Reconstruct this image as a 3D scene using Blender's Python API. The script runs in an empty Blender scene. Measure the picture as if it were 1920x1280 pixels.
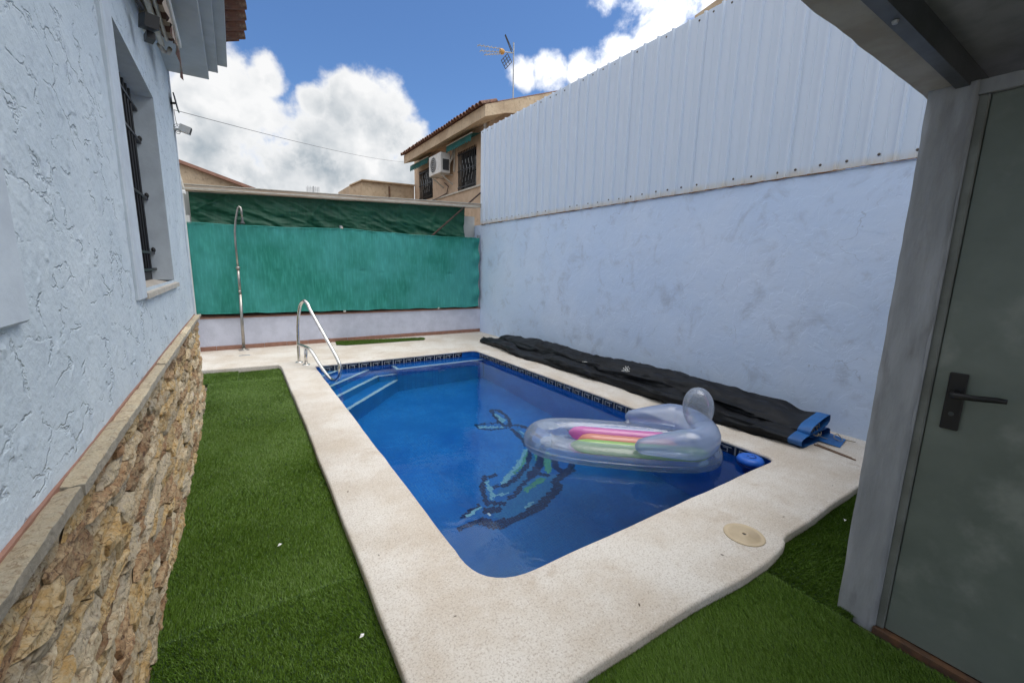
import bpy, bmesh, math, random
import numpy as np
from mathutils import Vector, Matrix, geometry
random.seed(7); RNG = np.random.default_rng(11)
SC = bpy.context.scene; COL = SC.collection
R = math.radians; PI = math.pi

# ---------------------------------------------------------------- camera, sky, sun, exposure
cam_d = bpy.data.cameras.new('camera'); cam = bpy.data.objects.new('camera', cam_d); COL.objects.link(cam)
cam.matrix_world = Matrix(((0.838666, 0.07624, -0.539284, 0), (-0.544222, 0.156416, -0.824231, 0), (0.021513, 0.984744, 0.172672, 1.45), (0, 0, 0, 1)))
cam_d.sensor_width = 36; cam_d.lens = 14.697; cam_d.clip_start = 0.02; cam_d.clip_end = 4000
SC.camera = cam
SUN_EL, SUN_AZ = R(69), R(118)         # azimuth measured from +Y towards +X
sd = bpy.data.lights.new('sun', 'SUN'); sun = bpy.data.objects.new('sun', sd); COL.objects.link(sun)
sd.energy = 1.75; sd.angle = R(50); sd.color = (1.0, 0.95, 0.87)
sdir = Vector((math.sin(SUN_AZ)*math.cos(SUN_EL), math.cos(SUN_AZ)*math.cos(SUN_EL), math.sin(SUN_EL)))
sun.rotation_euler = sdir.to_track_quat('Z', 'Y').to_euler()
SC.view_settings.view_transform = 'Standard'; SC.view_settings.look = 'None'
SC.view_settings.exposure = 0.30; SC.view_settings.gamma = 1.0
SC.render.engine = 'CYCLES'
SC.cycles.use_denoising = True
SC.cycles.max_bounces = 14; SC.cycles.transparent_max_bounces = 24; SC.cycles.transmission_bounces = 10
SC.cycles.diffuse_bounces = 5; SC.cycles.glossy_bounces = 5
SC.cycles.sample_clamp_indirect = 6.0

BLOBS = [(0.0021,0.9655,0.2605,0.0970,1),(-0.0445,0.9827,0.1799,0.1037,1),(0.0719,0.9424,0.3267,0.0337,1),(0.0597,0.9643,0.2578,0.0608,1),
(0.1968,0.9289,0.3138,0.0546,1),(0.1502,0.9398,0.3070,0.0317,1),(0.2559,0.9237,0.2850,0.0749,1),(0.3025,0.9167,0.2611,0.0520,1),
(0.1192,0.9759,0.1828,0.1240,1),(0.0167,0.9910,0.1326,0.1069,1),(0.2485,0.9507,0.1854,0.0933,1),(0.3111,0.9311,0.1904,0.0637,1),
(0.5102,0.7715,0.3801,0.0322,0.72),(0.5603,0.7315,0.3886,0.0344,0.8),(0.6137,0.6882,0.3871,0.0408,0.85),(0.6538,0.6422,0.4002,0.0453,0.85),
(0.6880,0.5952,0.4151,0.0443,0.8),(0.6525,0.6065,0.4543,0.0477,0.55),(0.6915,0.5556,0.4616,0.0562,0.6),(0.6056,0.6307,0.4853,0.0417,0.5),
(-0.1605,0.9485,0.2732,0.1242,1),(0.7533,0.3839,0.5341,0.1599,1),(0.6647,0.6619,0.3465,0.0634,1),
(0.43,0.655,0.622,0.075,1),(0.36,0.70,0.62,0.06,1),(0.34,0.60,0.72,0.16,1)]

class NT:
    """small helper round a node tree"""
    def __init__(s, tree): s.t = tree; s.n = tree.nodes; s.l = tree.links
    def new(s, typ, **kw):
        n = s.n.new(typ)
        for k, v in kw.items(): setattr(n, k, v)
        return n
    def set(s, sock, v):
        if isinstance(v, bpy.types.NodeSocket): s.l.new(v, sock)
        else: sock.default_value = v
    def math(s, op, a, b=0.0, c=None, clamp=False):
        n = s.new('ShaderNodeMath', operation=op); n.use_clamp = clamp
        s.set(n.inputs[0], a); s.set(n.inputs[1], b)
        if c is not None: s.set(n.inputs[2], c)
        return n.outputs[0]
    def vmath(s, op, a, b=None, out=0):
        n = s.new('ShaderNodeVectorMath', operation=op); s.set(n.inputs[0], a)
        if b is not None: s.set(n.inputs[1], b)
        return n.outputs['Value'] if op in ('DOT_PRODUCT', 'LENGTH', 'DISTANCE') else n.outputs[0]
    def noise(s, vec, scale, detail=4, rough=0.55, dist=0.0, col=False):
        n = s.new('ShaderNodeTexNoise'); s.l.new(vec, n.inputs['Vector'])
        n.inputs['Scale'].default_value = scale; n.inputs['Detail'].default_value = detail
        n.inputs['Roughness'].default_value = rough; n.inputs['Distortion'].default_value = dist
        return n.outputs[1] if col else n.outputs[0]
    def ramp(s, v, a, b, lo=0.0, hi=1.0, smooth=True):
        n = s.new('ShaderNodeMapRange', interpolation_type='SMOOTHSTEP' if smooth else 'LINEAR')
        s.set(n.inputs[0], v)
        for i, x in enumerate((a, b, lo, hi)): s.set(n.inputs[i+1], x)
        return n.outputs[0]
    def mix(s, f, a, b, typ='RGBA', blend='MIX'):
        n = s.new('ShaderNodeMix', data_type=typ)
        if typ == 'RGBA': n.blend_type = blend
        ia, ib, o = {'RGBA': (6, 7, 2), 'FLOAT': (2, 3, 0)}[typ]
        def fix(v): return (*v, 1.0) if isinstance(v, tuple) and len(v) == 3 else v
        s.set(n.inputs[0], f); s.set(n.inputs[ia], fix(a)); s.set(n.inputs[ib], fix(b))
        return n.outputs[o]

w = bpy.data.worlds.new('World'); SC.world = w; w.use_nodes = True
T = NT(w.node_tree)
bg = T.n['Background']; tc = T.new('ShaderNodeTexCoord'); D = tc.outputs['Generated']
sky = T.new('ShaderNodeTexSky', sky_type='NISHITA'); sky.sun_disc = False
sky.sun_elevation = SUN_EL; sky.sun_rotation = SUN_AZ; sky.air_density = 1.0; sky.dust_density = 0.6; sky.ozone_density = 2.2
SKY_STRENGTH = 0.125; CLOUD = 6.2
B = None
for x, y, z, r, s_ in BLOBS:
    v = T.math('MULTIPLY', T.math('SUBTRACT', T.vmath('DOT_PRODUCT', D, (x, y, z)), math.cos(r*1.12)), s_/(1-math.cos(r*1.12)))
    v = T.math('SUBTRACT', v, (1-s_)*0.8)
    B = v if B is None else T.math('MAXIMUM', B, v)
# the rest of the sky carries the same scattered cumulus
fc = T.vmath('DOT_PRODUCT', D, (0.5393, 0.8242, -0.1727))
away = T.ramp(fc, 0.72, 0.5)
G = T.math('MULTIPLY', T.math('SUBTRACT', T.noise(D, 2.3, 3, 0.5), 0.44), 9.0)
G = T.math('SUBTRACT', T.math('MULTIPLY', T.math('ADD', G, 3.0), away), 3.0)
B = T.math('MAXIMUM', B, T.math('MINIMUM', G, 1.0))
B = T.math('MAXIMUM', B, -2.2)
n1 = T.math('SUBTRACT', T.noise(D, 11.0, 7, 0.55, 0.15), 0.5)
n2 = T.math('SUBTRACT', T.noise(D, 36.0, 8, 0.6, 0.2), 0.5)
e = T.math('ADD', T.math('MULTIPLY', B, 0.55), T.math('ADD', T.math('MULTIPLY', n1, 1.75), T.math('MULTIPLY', n2, 0.5)))
mask = T.ramp(e, -0.16, 0.32)
up = T.vmath('ADD', D, (0.03, -0.01, 0.055))
m1 = T.math('SUBTRACT', T.noise(up, 11.0, 5, 0.52, 0.15), 0.5)
emb = T.math('SUBTRACT', n1, m1)
core = T.ramp(e, 0.12, 0.70)
low = T.noise(D, 7.0, 4, 0.55)
sep = T.new('ShaderNodeSeparateXYZ'); T.l.new(D, sep.inputs[0])
under = T.ramp(sep.outputs[2], 0.34, 0.08)
grey = T.math('ADD', T.math('MULTIPLY', core, T.math('ADD', T.math('MULTIPLY', under, 0.40), T.math('MULTIPLY', T.ramp(low, 0.36, 0.60), 0.50))), T.math('MULTIPLY', T.math('MULTIPLY', emb, core), -1.5), clamp=True)
ccol = T.mix(grey, (CLOUD, CLOUD*1.005, CLOUD*1.01), (CLOUD*0.30, CLOUD*0.38, CLOUD*0.45))
glow = T.ramp(T.vmath('DOT_PRODUCT', D, tuple(sdir)), 0.25, 0.97, 1.0, 2.5, smooth=False)      # cloud scatters sunlight forward
ccol = T.vmath('MULTIPLY', ccol, glow)
skyc = T.mix(1.0, sky.outputs[0], (0.55, 0.73, 0.94, 1), blend='MULTIPLY')
T.l.new(T.mix(mask, skyc, ccol), bg.inputs[0]); bg.inputs[1].default_value = SKY_STRENGTH

# ---------------------------------------------------------------- materials
def mat(name, base, var=None, scale=6.0, detail=6, rough=0.8, bump=0.0, bscale=60.0, bdist=0.003, metal=0.0, spec=0.5, var2=None, scale2=40.0, lo=0.35, hi=0.68, stretch=None, rv=0.0):
    m = bpy.data.materials.new(name); m.use_nodes = True
    t = NT(m.node_tree); p = t.n['Principled BSDF']
    tc = t.new('ShaderNodeTexCoord'); v = tc.outputs['Object']
    if stretch:
        mp = t.new('ShaderNodeMapping'); mp.inputs['Scale'].default_value = stretch; t.l.new(v, mp.inputs[0]); v = mp.outputs[0]
    c = (*base, 1.0)
    if var: c = t.mix(t.ramp(t.noise(v, scale, detail, 0.6), lo, hi), base, var)
    if var2: c = t.mix(t.ramp(t.noise(v, scale2, 5, 0.6), 0.5, 0.75), c, var2)
    t.set(p.inputs['Base Color'], c)
    p.inputs['Roughness'].default_value = rough; p.inputs['Metallic'].default_value = metal
    p.inputs['Specular IOR Level'].default_value = spec
    if rv: t.set(p.inputs['Roughness'], t.ramp(t.noise(v, scale*2, 4), 0.3, 0.7, rough-rv, rough+rv))
    if bump:
        b = t.new('ShaderNodeBump'); b.inputs['Strength'].default_value = bump; b.inputs['Distance'].default_value = bdist
        t.l.new(t.noise(v, bscale, 7, 0.62), b.inputs['Height']); t.l.new(b.outputs[0], p.inputs['Normal'])
    return m, t, p, v

MAT = {}
def M_(k, *a, **kw): MAT[k] = mat(k, *a, **kw)[0]
M_('soffit', (0.46, 0.50, 0.53), (0.40, 0.44, 0.47), scale=5, bump=0.2, bscale=30)
M_('trim', (0.60, 0.67, 0.73), (0.52, 0.58, 0.64), scale=9, bump=0.5, bscale=50, bdist=0.002)
M_('sill', (0.60, 0.55, 0.48), (0.48, 0.42, 0.35), scale=14, rough=0.6)
M_('black_iron', (0.012, 0.012, 0.013), rough=0.45)
M_('dark_glass', (0.01, 0.012, 0.014), rough=0.06)
M_('mortar', (0.52, 0.42, 0.28), (0.34, 0.25, 0.15), scale=20, bump=0.6, bscale=90)
M_('redtile', (0.33, 0.17, 0.12), (0.25, 0.13, 0.09), scale=10, rough=0.6, bump=0.15, bscale=80)
M_('rooftile', (0.24, 0.10, 0.06), (0.10, 0.05, 0.035), scale=7, var2=(0.34, 0.22, 0.14), scale2=16, bump=0.5, bscale=60)
M_('white_metal', (0.72, 0.73, 0.72), (0.6, 0.6, 0.57), scale=8, rough=0.4)
M_('off_white', (0.60, 0.58, 0.52), (0.45, 0.42, 0.36), scale=9, rough=0.6)
M_('black_plastic', (0.012, 0.012, 0.014), rough=0.5)
M_('led', (0.55, 0.57, 0.58), rough=0.3)
M_('panel_blue', (0.02, 0.025, 0.04), rough=0.25)
M_('cable', (0.10, 0.10, 0.11), rough=0.6)
M_('lowwall', (0.60, 0.62, 0.72), (0.52, 0.54, 0.63), scale=6, bump=0.9, bscale=38, bdist=0.006)
M_('brushed', (0.46, 0.44, 0.41), (0.36, 0.34, 0.31), scale=20, rough=0.34, metal=1.0)
M_('chrome', (0.75, 0.73, 0.70), (0.6, 0.58, 0.55), scale=20, rough=0.2, metal=1.0)
M_('brace_rust', (0.10, 0.06, 0.045), (0.05, 0.035, 0.03), scale=12, rough=0.7, metal=0.3)
M_('beam', (0.72, 0.62, 0.50), (0.48, 0.36, 0.26), scale=4, stretch=(0.3, 3, 9), rough=0.8)
M_('greypanel', (0.45, 0.47, 0.46), (0.38, 0.39, 0.38), scale=3, rough=0.7)
M_('beige', (0.58, 0.44, 0.32), (0.50, 0.37, 0.26), scale=3, var2=(0.42, 0.31, 0.22), scale2=9, bump=0.5, bscale=40)
M_('beige_dark', (0.62, 0.49, 0.34), (0.48, 0.36, 0.24), scale=2.2, var2=(0.38, 0.28, 0.19), scale2=12, bump=0.8, bscale=30, bdist=0.01)
M_('ac_white', (0.74, 0.74, 0.72), (0.62, 0.60, 0.56), scale=6, rough=0.45)
M_('ac_dark', (0.05, 0.055, 0.06), rough=0.6)
M_('orange_plastic', (0.55, 0.30, 0.08), rough=0.5)
M_('galv', (0.45, 0.46, 0.47), (0.33, 0.34, 0.35), scale=10, rough=0.45, metal=0.7)
M_('rib_white', (0.80, 0.80, 0.76), rough=0.5)
M_('tile_dark', (0.018, 0.022, 0.045), (0.03, 0.035, 0.06), scale=30, rough=0.2)
M_('nosing', (0.62, 0.72, 0.78), (0.50, 0.62, 0.70), scale=30, rough=0.4)
M_('rope', (0.42, 0.36, 0.26), (0.3, 0.25, 0.18), scale=60, rough=0.9)
M_('wood_stick', (0.20, 0.13, 0.09), (0.12, 0.08, 0.06), scale=14, rough=0.8)
M_('cover_blue', (0.015, 0.14, 0.42), (0.02, 0.10, 0.30), scale=8, rough=0.5, bump=0.3, bscale=40)
M_('float_blue', (0.02, 0.14, 0.62), (0.015, 0.10, 0.45), scale=8, rough=0.4)
M_('float_navy', (0.01, 0.04, 0.20), rough=0.4)
M_('lid', (0.56, 0.45, 0.30), (0.48, 0.38, 0.25), scale=6, rough=0.55)
M_('white_bit', (0.8, 0.8, 0.78), rough=0.8)
M_('dry_leaf', (0.10, 0.07, 0.05), rough=0.9)
M_('jamb', (0.40, 0.42, 0.46), (0.29, 0.31, 0.34), scale=7, bump=0.8, bscale=26, bdist=0.007, stretch=(1, 1, 0.22), var2=(0.25, 0.26, 0.28), scale2=16)
M_('door', (0.20, 0.235, 0.215), (0.135, 0.165, 0.15), scale=1.6, rough=0.38, bump=0.08, bscale=300, rv=0.06, var2=(0.27, 0.30, 0.28), scale2=4.5)
M_('doorframe', (0.22, 0.24, 0.23), (0.15, 0.16, 0.15), scale=6, rough=0.5)
M_('rust', (0.20, 0.10, 0.05), (0.09, 0.06, 0.045), scale=18, rough=0.9)
M_('canopy_board', (0.40, 0.39, 0.36), (0.30, 0.28, 0.24), scale=5, rough=0.8, bump=0.15)
M_('steel_dark', (0.05, 0.06, 0.065), (0.09, 0.10, 0.11), scale=7, rough=0.45, metal=0.4)
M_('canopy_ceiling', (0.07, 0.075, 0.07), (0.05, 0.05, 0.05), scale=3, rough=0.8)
M_('awn_green', (0.015, 0.16, 0.16), (0.01, 0.10, 0.10), scale=6, rough=0.8)
M_('screw', (0.10, 0.08, 0.07), rough=0.5)
M_('earth', (0.22, 0.18, 0.13), (0.16, 0.13, 0.10), scale=2)
M_('turfbase', (0.02, 0.045, 0.012), (0.03, 0.06, 0.015), scale=30, rough=1.0)

# stucco of the white house
m, t, p, v = mat('stucco', (0.57, 0.655, 0.715), (0.64, 0.72, 0.77), scale=3.0, rough=0.8, bump=0.8, bscale=40, bdist=0.006, var2=(0.50, 0.575, 0.64), scale2=22); MAT['stucco'] = m
mp = t.new('ShaderNodeMapping'); mp.inputs['Scale'].default_value = (1, 5.5, 9.0); mp.inputs['Rotation'].default_value = (R(24), 0, 0); t.l.new(v, mp.inputs[0])
dv = t.vmath('ADD', mp.outputs[0], t.vmath('MULTIPLY', t.noise(mp.outputs[0], 1.6, 4, 0.6, col=True), (0.9, 0.9, 0.9)))
vo = t.new('ShaderNodeTexVoronoi', feature='DISTANCE_TO_EDGE'); t.l.new(dv, vo.inputs['Vector']); vo.inputs['Scale'].default_value = 1.0
lip = t.math('MULTIPLY', t.ramp(vo.outputs['Distance'], 0.055, 0.004), t.ramp(t.noise(v, 10.0, 4, 0.6), 0.46, 0.62))      # broken trowel lips
old = p.inputs['Base Color'].links[0].from_socket; t.set(p.inputs['Base Color'], t.mix(t.math('MULTIPLY', lip, 0.13), old, (0.22, 0.26, 0.30)))
b2 = t.new('ShaderNodeBump'); b2.inputs['Strength'].default_value = 0.8; b2.inputs['Distance'].default_value = 0.0065; b2.invert = True; t.l.new(lip, b2.inputs['Height'])
t.l.new(p.inputs['Normal'].links[0].from_socket, b2.inputs['Normal']); t.l.new(b2.outputs[0], p.inputs['Normal'])
# big right-hand wall: painted render with smudges, scratches and hairline cracks
m = bpy.data.materials.new('bluewall'); m.use_nodes = True; t = NT(m.node_tree); p = t.n['Principled BSDF']
v = t.new('ShaderNodeTexCoord').outputs['Object']
c = t.mix(t.ramp(t.noise(v, 1.1, 6, 0.6), 0.35, 0.7), (0.60, 0.73, 0.95), (0.66, 0.77, 0.96))
c = t.mix(t.math('MULTIPLY', t.ramp(t.noise(v, 3.6, 8, 0.66, 0.5), 0.50, 0.72), 0.55), c, (0.40, 0.46, 0.58))
dv = t.vmath('ADD', v, t.noise(v, 2.2, 4, 0.6, col=True))
vo = t.new('ShaderNodeTexVoronoi', feature='DISTANCE_TO_EDGE'); t.l.new(dv, vo.inputs['Vector']); vo.inputs['Scale'].default_value = 0.9
crack = t.math('MULTIPLY', t.ramp(vo.outputs['Distance'], 0.006, 0.001), t.ramp(t.noise(v, 2.6, 3), 0.52, 0.62))
c = t.mix(t.math('MULTIPLY', crack, 0.38), c, (0.26, 0.30, 0.38))
t.set(p.inputs['Base Color'], c); p.inputs['Roughness'].default_value = 0.7
b = t.new('ShaderNodeBump'); b.inputs['Strength'].default_value = 0.55; b.inputs['Distance'].default_value = 0.012
tn = t.noise(v, 2.6, 9, 0.62, 0.3); sc = t.ramp(t.noise(v, 5.0, 6, 0.6, 0.5), 0.485, 0.515)
t.l.new(t.math('ADD', t.math('MULTIPLY', tn, 1.6), t.math('MULTIPLY', sc, 0.16)), b.inputs['Height']); t.l.new(b.outputs[0], p.inputs['Normal'])
MAT['bluewall'] = m
# profiled white sheet metal
m, t, p, v = mat('sheet', (0.63, 0.72, 0.845), (0.67, 0.75, 0.865), scale=3.0, rough=0.5, stretch=(1, 1, 0.12), bump=0.06, bscale=200)
z = t.new('ShaderNodeSeparateXYZ'); t.l.new(t.new('ShaderNodeTexCoord').outputs['Object'], z.inputs[0])
base = p.inputs['Base Color'].links[0].from_socket
stain = t.math('MULTIPLY', t.ramp(z.outputs[2], 0.09, 0.0), t.ramp(t.noise(v, 9, 4), 0.3, 0.7, 0.25, 0.8))
t.set(p.inputs['Base Color'], t.mix(stain, base, (0.64, 0.55, 0.42))); MAT['sheet'] = m
# stone coping, whitewashed with ochre wear
m = bpy.data.materials.new('coping'); m.use_nodes = True; t = NT(m.node_tree); p = t.n['Principled BSDF']
v = t.new('ShaderNodeTexCoord').outputs['Object']
c = t.mix(t.ramp(t.noise(v, 1.7, 8, 0.66), 0.36, 0.64), (0.68, 0.64, 0.585), (0.56, 0.49, 0.41))
c = t.mix(t.math('MULTIPLY', t.ramp(t.noise(v, 4.2, 7, 0.7, 0.6), 0.56, 0.70), 0.52), c, (0.46, 0.37, 0.285))
c = t.mix(t.math('MULTIPLY', t.ramp(t.noise(v, 120, 4, 0.75), 0.48, 0.66), 0.62), c, (0.30, 0.235, 0.18))
c = t.mix(t.math('MULTIPLY', t.ramp(t.noise(v, 85, 4, 0.7), 0.56, 0.72), 0.6), c, (0.80, 0.775, 0.74))
t.set(p.inputs['Base Color'], c); p.inputs['Roughness'].default_value = 0.85
b = t.new('ShaderNodeBump'); b.inputs['Strength'].default_value = 0.7; b.inputs['Distance'].default_value = 0.004
t.l.new(t.math('ADD', t.noise(v, 80, 6, 0.7), t.math('MULTIPLY', t.noise(v, 9, 4), 1.5)), b.inputs['Height']); t.l.new(b.outputs[0], p.inputs['Normal'])
MAT['coping'] = m
# split-face stone, tone per stone
def stone_mat(name, a, bcol, dark, dk=0.9):
    m = bpy.data.materials.new(name); m.use_nodes = True; t = NT(m.node_tree); p = t.n['Principled BSDF']
    v = t.new('ShaderNodeTexCoord').outputs['Object']; rnd = t.new('ShaderNodeObjectInfo').outputs['Random']
    off = t.new('ShaderNodeCombineXYZ'); t.set(off.inputs[0], t.math('MULTIPLY', rnd, 37.0)); t.set(off.inputs[1], t.math('MULTIPLY', rnd, 11.0))
    vv = t.vmath('ADD', v, off.outputs[0])
    c = t.mix(t.ramp(t.noise(vv, 22, 9, 0.72, 0.6), 0.38, 0.62), a, bcol)
    c = t.mix(t.math('MULTIPLY', t.ramp(t.noise(vv, 55, 8, 0.75, 0.8), 0.51, 0.62), dk), c, dark)
    hs = t.new('ShaderNodeHueSaturation'); t.set(hs.inputs['Value'], t.math('ADD', t.math('MULTIPLY', rnd, 0.45), 0.72)); t.set(hs.inputs['Color'], c)
    t.set(p.inputs['Base Color'], hs.outputs[0]); p.inputs['Roughness'].default_value = 0.85
    b = t.new('ShaderNodeBump'); b.inputs['Strength'].default_value = 1.0; b.inputs['Distance'].default_value = 0.02
    t.l.new(t.noise(vv, 70, 9, 0.75, 0.5), b.inputs['Height']); t.l.new(b.outputs[0], p.inputs['Normal'])
    MAT[name] = m
stone_mat('stone_cream', (0.80, 0.68, 0.48), (0.66, 0.49, 0.28), (0.30, 0.18, 0.09))
stone_mat('stone_ochre', (0.66, 0.42, 0.16), (0.76, 0.60, 0.36), (0.24, 0.13, 0.05))
stone_mat('stone_brown', (0.42, 0.23, 0.11), (0.66, 0.48, 0.28), (0.13, 0.07, 0.04))
stone_mat('stone_grey', (0.70, 0.60, 0.45), (0.76, 0.62, 0.40), (0.32, 0.24, 0.16))
stone_mat('stone_ledge', (0.92, 0.79, 0.57), (0.88, 0.72, 0.48), (0.40, 0.21, 0.10), 0.5)
stone_mat('stone_sawn', (0.70, 0.63, 0.51), (0.60, 0.53, 0.42), (0.30, 0.27, 0.23), 0.4)
# pool mosaic
def mosaic(name, wall):
    m = bpy.data.materials.new(name); m.use_nodes = True; t = NT(m.node_tree); p = t.n['Principled BSDF']
    s = t.new('ShaderNodeSeparateXYZ'); v = t.new('ShaderNodeTexCoord').outputs['Object']; t.l.new(v, s.inputs[0])
    cb = t.new('ShaderNodeCombineXYZ')
    if wall: t.set(cb.inputs[0], t.math('ADD', s.outputs[0], s.outputs[1])); t.l.new(s.outputs[2], cb.inputs[1])
    else: t.l.new(s.outputs[0], cb.inputs[0]); t.l.new(s.outputs[1], cb.inputs[1])
    br = t.new('ShaderNodeTexBrick'); br.offset = 0.0; br.squash = 1.0; t.l.new(cb.outputs[0], br.inputs['Vector'])
    br.inputs['Scale'].default_value = 1.0; br.inputs['Brick Width'].default_value = 0.025; br.inputs['Row Height'].default_value = 0.025
    br.inputs['Mortar Size'].default_value = 0.0014; br.inputs['Bias'].default_value = 0.0
    br.inputs['Color1'].default_value = (0.002, 0.165, 0.56, 1); br.inputs['Color2'].default_value = (0.003, 0.215, 0.65, 1); br.inputs['Mortar'].default_value = (0.07, 0.27, 0.60, 1)
    c = t.mix(t.ramp(t.noise(v, 2.0, 4), 0.35, 0.7), br.outputs[0], (0.002, 0.145, 0.52)); 
    if not wall:      # floor colour darkens towards the near end, mottled by noise
        near_dark = t.math('MULTIPLY', t.ramp(s.outputs[1], 3.9, 1.7), t.ramp(t.noise(v, 1.6, 6, 0.65, 0.5), 0.25, 0.65, 0.45, 1.0))
        c = t.mix(t.math('MULTIPLY', near_dark, 0.72), c, (0.010, 0.060, 0.145))
    t.set(p.inputs['Base Color'], c); p.inputs['Roughness'].default_value = 0.3
    MAT[name] = m
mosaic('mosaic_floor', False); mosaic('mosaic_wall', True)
M_('dol_D', (0.008, 0.02, 0.09), (0.012, 0.03, 0.12), scale=40, rough=0.4)
M_('dol_L', (0.30, 0.58, 0.66), (0.22, 0.48, 0.60), scale=40, rough=0.4)
M_('dol_G', (0.12, 0.42, 0.26), (0.10, 0.34, 0.22), scale=40, rough=0.4)
M_('dol_B', (0.03, 0.22, 0.48), (0.02, 0.17, 0.44), scale=40, rough=0.4)
M_('dol_W', (0.7, 0.75, 0.75), rough=0.4)
# water surface
m = bpy.data.materials.new('water'); m.use_nodes = True; t = NT(m.node_tree); t.n.remove(t.n['Principled BSDF'])
g = t.new('ShaderNodeBsdfGlass'); g.inputs['IOR'].default_value = 1.333; g.inputs['Roughness'].default_value = 0.0; g.inputs['Color'].default_value = (0.82, 0.95, 1, 1)
v = t.new('ShaderNodeTexCoord').outputs['Object']
b = t.new('ShaderNodeBump'); b.inputs['Strength'].default_value = 0.15; b.inputs['Distance'].default_value = 0.01
t.l.new(t.math('ADD', t.noise(v, 9, 3, 0.5, 0.3), t.math('MULTIPLY', t.noise(v, 2.3, 2), 2.0)), b.inputs['Height']); t.l.new(b.outputs[0], g.inputs['Normal'])
t.l.new(g.outputs[0], t.n['Material Output'].inputs[0]); MAT['water'] = m
# clear tinted PVC film
def film(name, tint, dens, milk):
    m = bpy.data.materials.new(name); m.use_nodes = True; t = NT(m.node_tree); t.n.remove(t.n['Principled BSDF'])
    tr = t.new('ShaderNodeBsdfTransparent'); tr.inputs[0].default_value = (*tint, 1)
    df = t.new('ShaderNodeBsdfDiffuse'); df.inputs[0].default_value = (*milk, 1)
    tl = t.new('ShaderNodeBsdfTranslucent'); tl.inputs[0].default_value = (*milk, 1)
    gl = t.new('ShaderNodeBsdfGlossy'); gl.inputs['Roughness'].default_value = 0.06
    bp = t.new('ShaderNodeBump'); bp.inputs['Strength'].default_value = 0.35; bp.inputs['Distance'].default_value = 0.01; t.l.new(t.noise(t.new('ShaderNodeTexCoord').outputs['Object'], 16, 4, 0.55, 1.2), bp.inputs['Height']); t.l.new(bp.outputs[0], gl.inputs['Normal'])
    d2 = t.new('ShaderNodeMixShader'); d2.inputs[0].default_value = 0.5; t.l.new(df.outputs[0], d2.inputs[1]); t.l.new(tl.outputs[0], d2.inputs[2])
    lw = t.new('ShaderNodeLayerWeight'); lw.inputs[0].default_value = 0.32
    a = t.new('ShaderNodeMixShader'); t.set(a.inputs[0], t.math('ADD', t.math('MULTIPLY', lw.outputs['Facing'], dens*0.9), dens, clamp=True)); t.l.new(tr.outputs[0], a.inputs[1]); t.l.new(d2.outputs[0], a.inputs[2])
    fr = t.new('ShaderNodeFresnel'); fr.inputs[0].default_value = 1.5
    b = t.new('ShaderNodeMixShader'); t.set(b.inputs[0], t.math('ADD', t.math('MULTIPLY', fr.outputs[0], 0.7), 0.035)); t.l.new(a.outputs[0], b.inputs[1]); t.l.new(gl.outputs[0], b.inputs[2])
    t.l.new(b.outputs[0], t.n['Material Output'].inputs[0]); MAT[name] = m
film('film_clear', (0.95, 0.97, 1.0), 0.21, (0.76, 0.85, 0.98))
film('film_blue', (0.86, 0.92, 1.0), 0.34, (0.55, 0.68, 0.98))
film('film_pink', (0.95, 0.5, 0.85), 0.70, (0.92, 0.30, 0.70))
film('film_orange', (1.0, 0.6, 0.5), 0.70, (0.95, 0.42, 0.32))
film('film_green', (0.7, 0.95, 0.5), 0.70, (0.45, 0.74, 0.24))
# woven green shade cloth and dark tarpaulin
def cloth(name, a, bcol, weave, rough=0.7, fold=3.0, spec=0.4):
    m = bpy.data.materials.new(name); m.use_nodes = True; t = NT(m.node_tree); p = t.n['Principled BSDF']
    v = t.new('ShaderNodeTexCoord').outputs['Object']
    c = t.mix(t.ramp(t.noise(v, 0.8, 5, 0.55), 0.36, 0.6), a, bcol)
    s = t.new('ShaderNodeSeparateXYZ'); t.l.new(v, s.inputs[0])
    wv = t.math('MULTIPLY', t.math('ADD', t.math('SINE', t.math('MULTIPLY', s.outputs[0], 500)), t.math('SINE', t.math('MULTIPLY', s.outputs[2], 420))), weave)
    mp = t.new('ShaderNodeMapping'); mp.inputs['Scale'].default_value = (5, 1, 0.7); t.l.new(v, mp.inputs[0])
    streak = t.ramp(t.noise(mp.outputs[0], 6, 5, 0.6), 0.4, 0.8)
    c = t.mix(t.math('MULTIPLY', streak, 0.35), c, tuple(min(1, x*1.7+0.02) for x in bcol))
    t.set(p.inputs['Base Color'], c); p.inputs['Roughness'].default_value = rough; p.inputs['Specular IOR Level'].default_value = spec
    b = t.new('ShaderNodeBump'); b.inputs['Strength'].default_value = 0.5; b.inputs['Distance'].default_value = 0.006
    t.l.new(t.math('ADD', t.math('ADD', t.noise(v, fold, 6, 0.6, 0.8), wv), t.math('MULTIPLY', t.noise(v, 26, 5), 0.25)), b.inputs['Height']); t.l.new(b.outputs[0], p.inputs['Normal'])
    MAT[name] = m
cloth('mesh_green', (0.010, 0.190, 0.140), (0.044, 0.285, 0.258), 0.04)
cloth('tarp_dark', (0.003, 0.060, 0.030), (0.006, 0.080, 0.042), 0.02, 0.5, 6.0)
cloth('cover_black', (0.006, 0.007, 0.009), (0.011, 0.012, 0.015), 0.02, 0.55, 9.0, 0.22)
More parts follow.
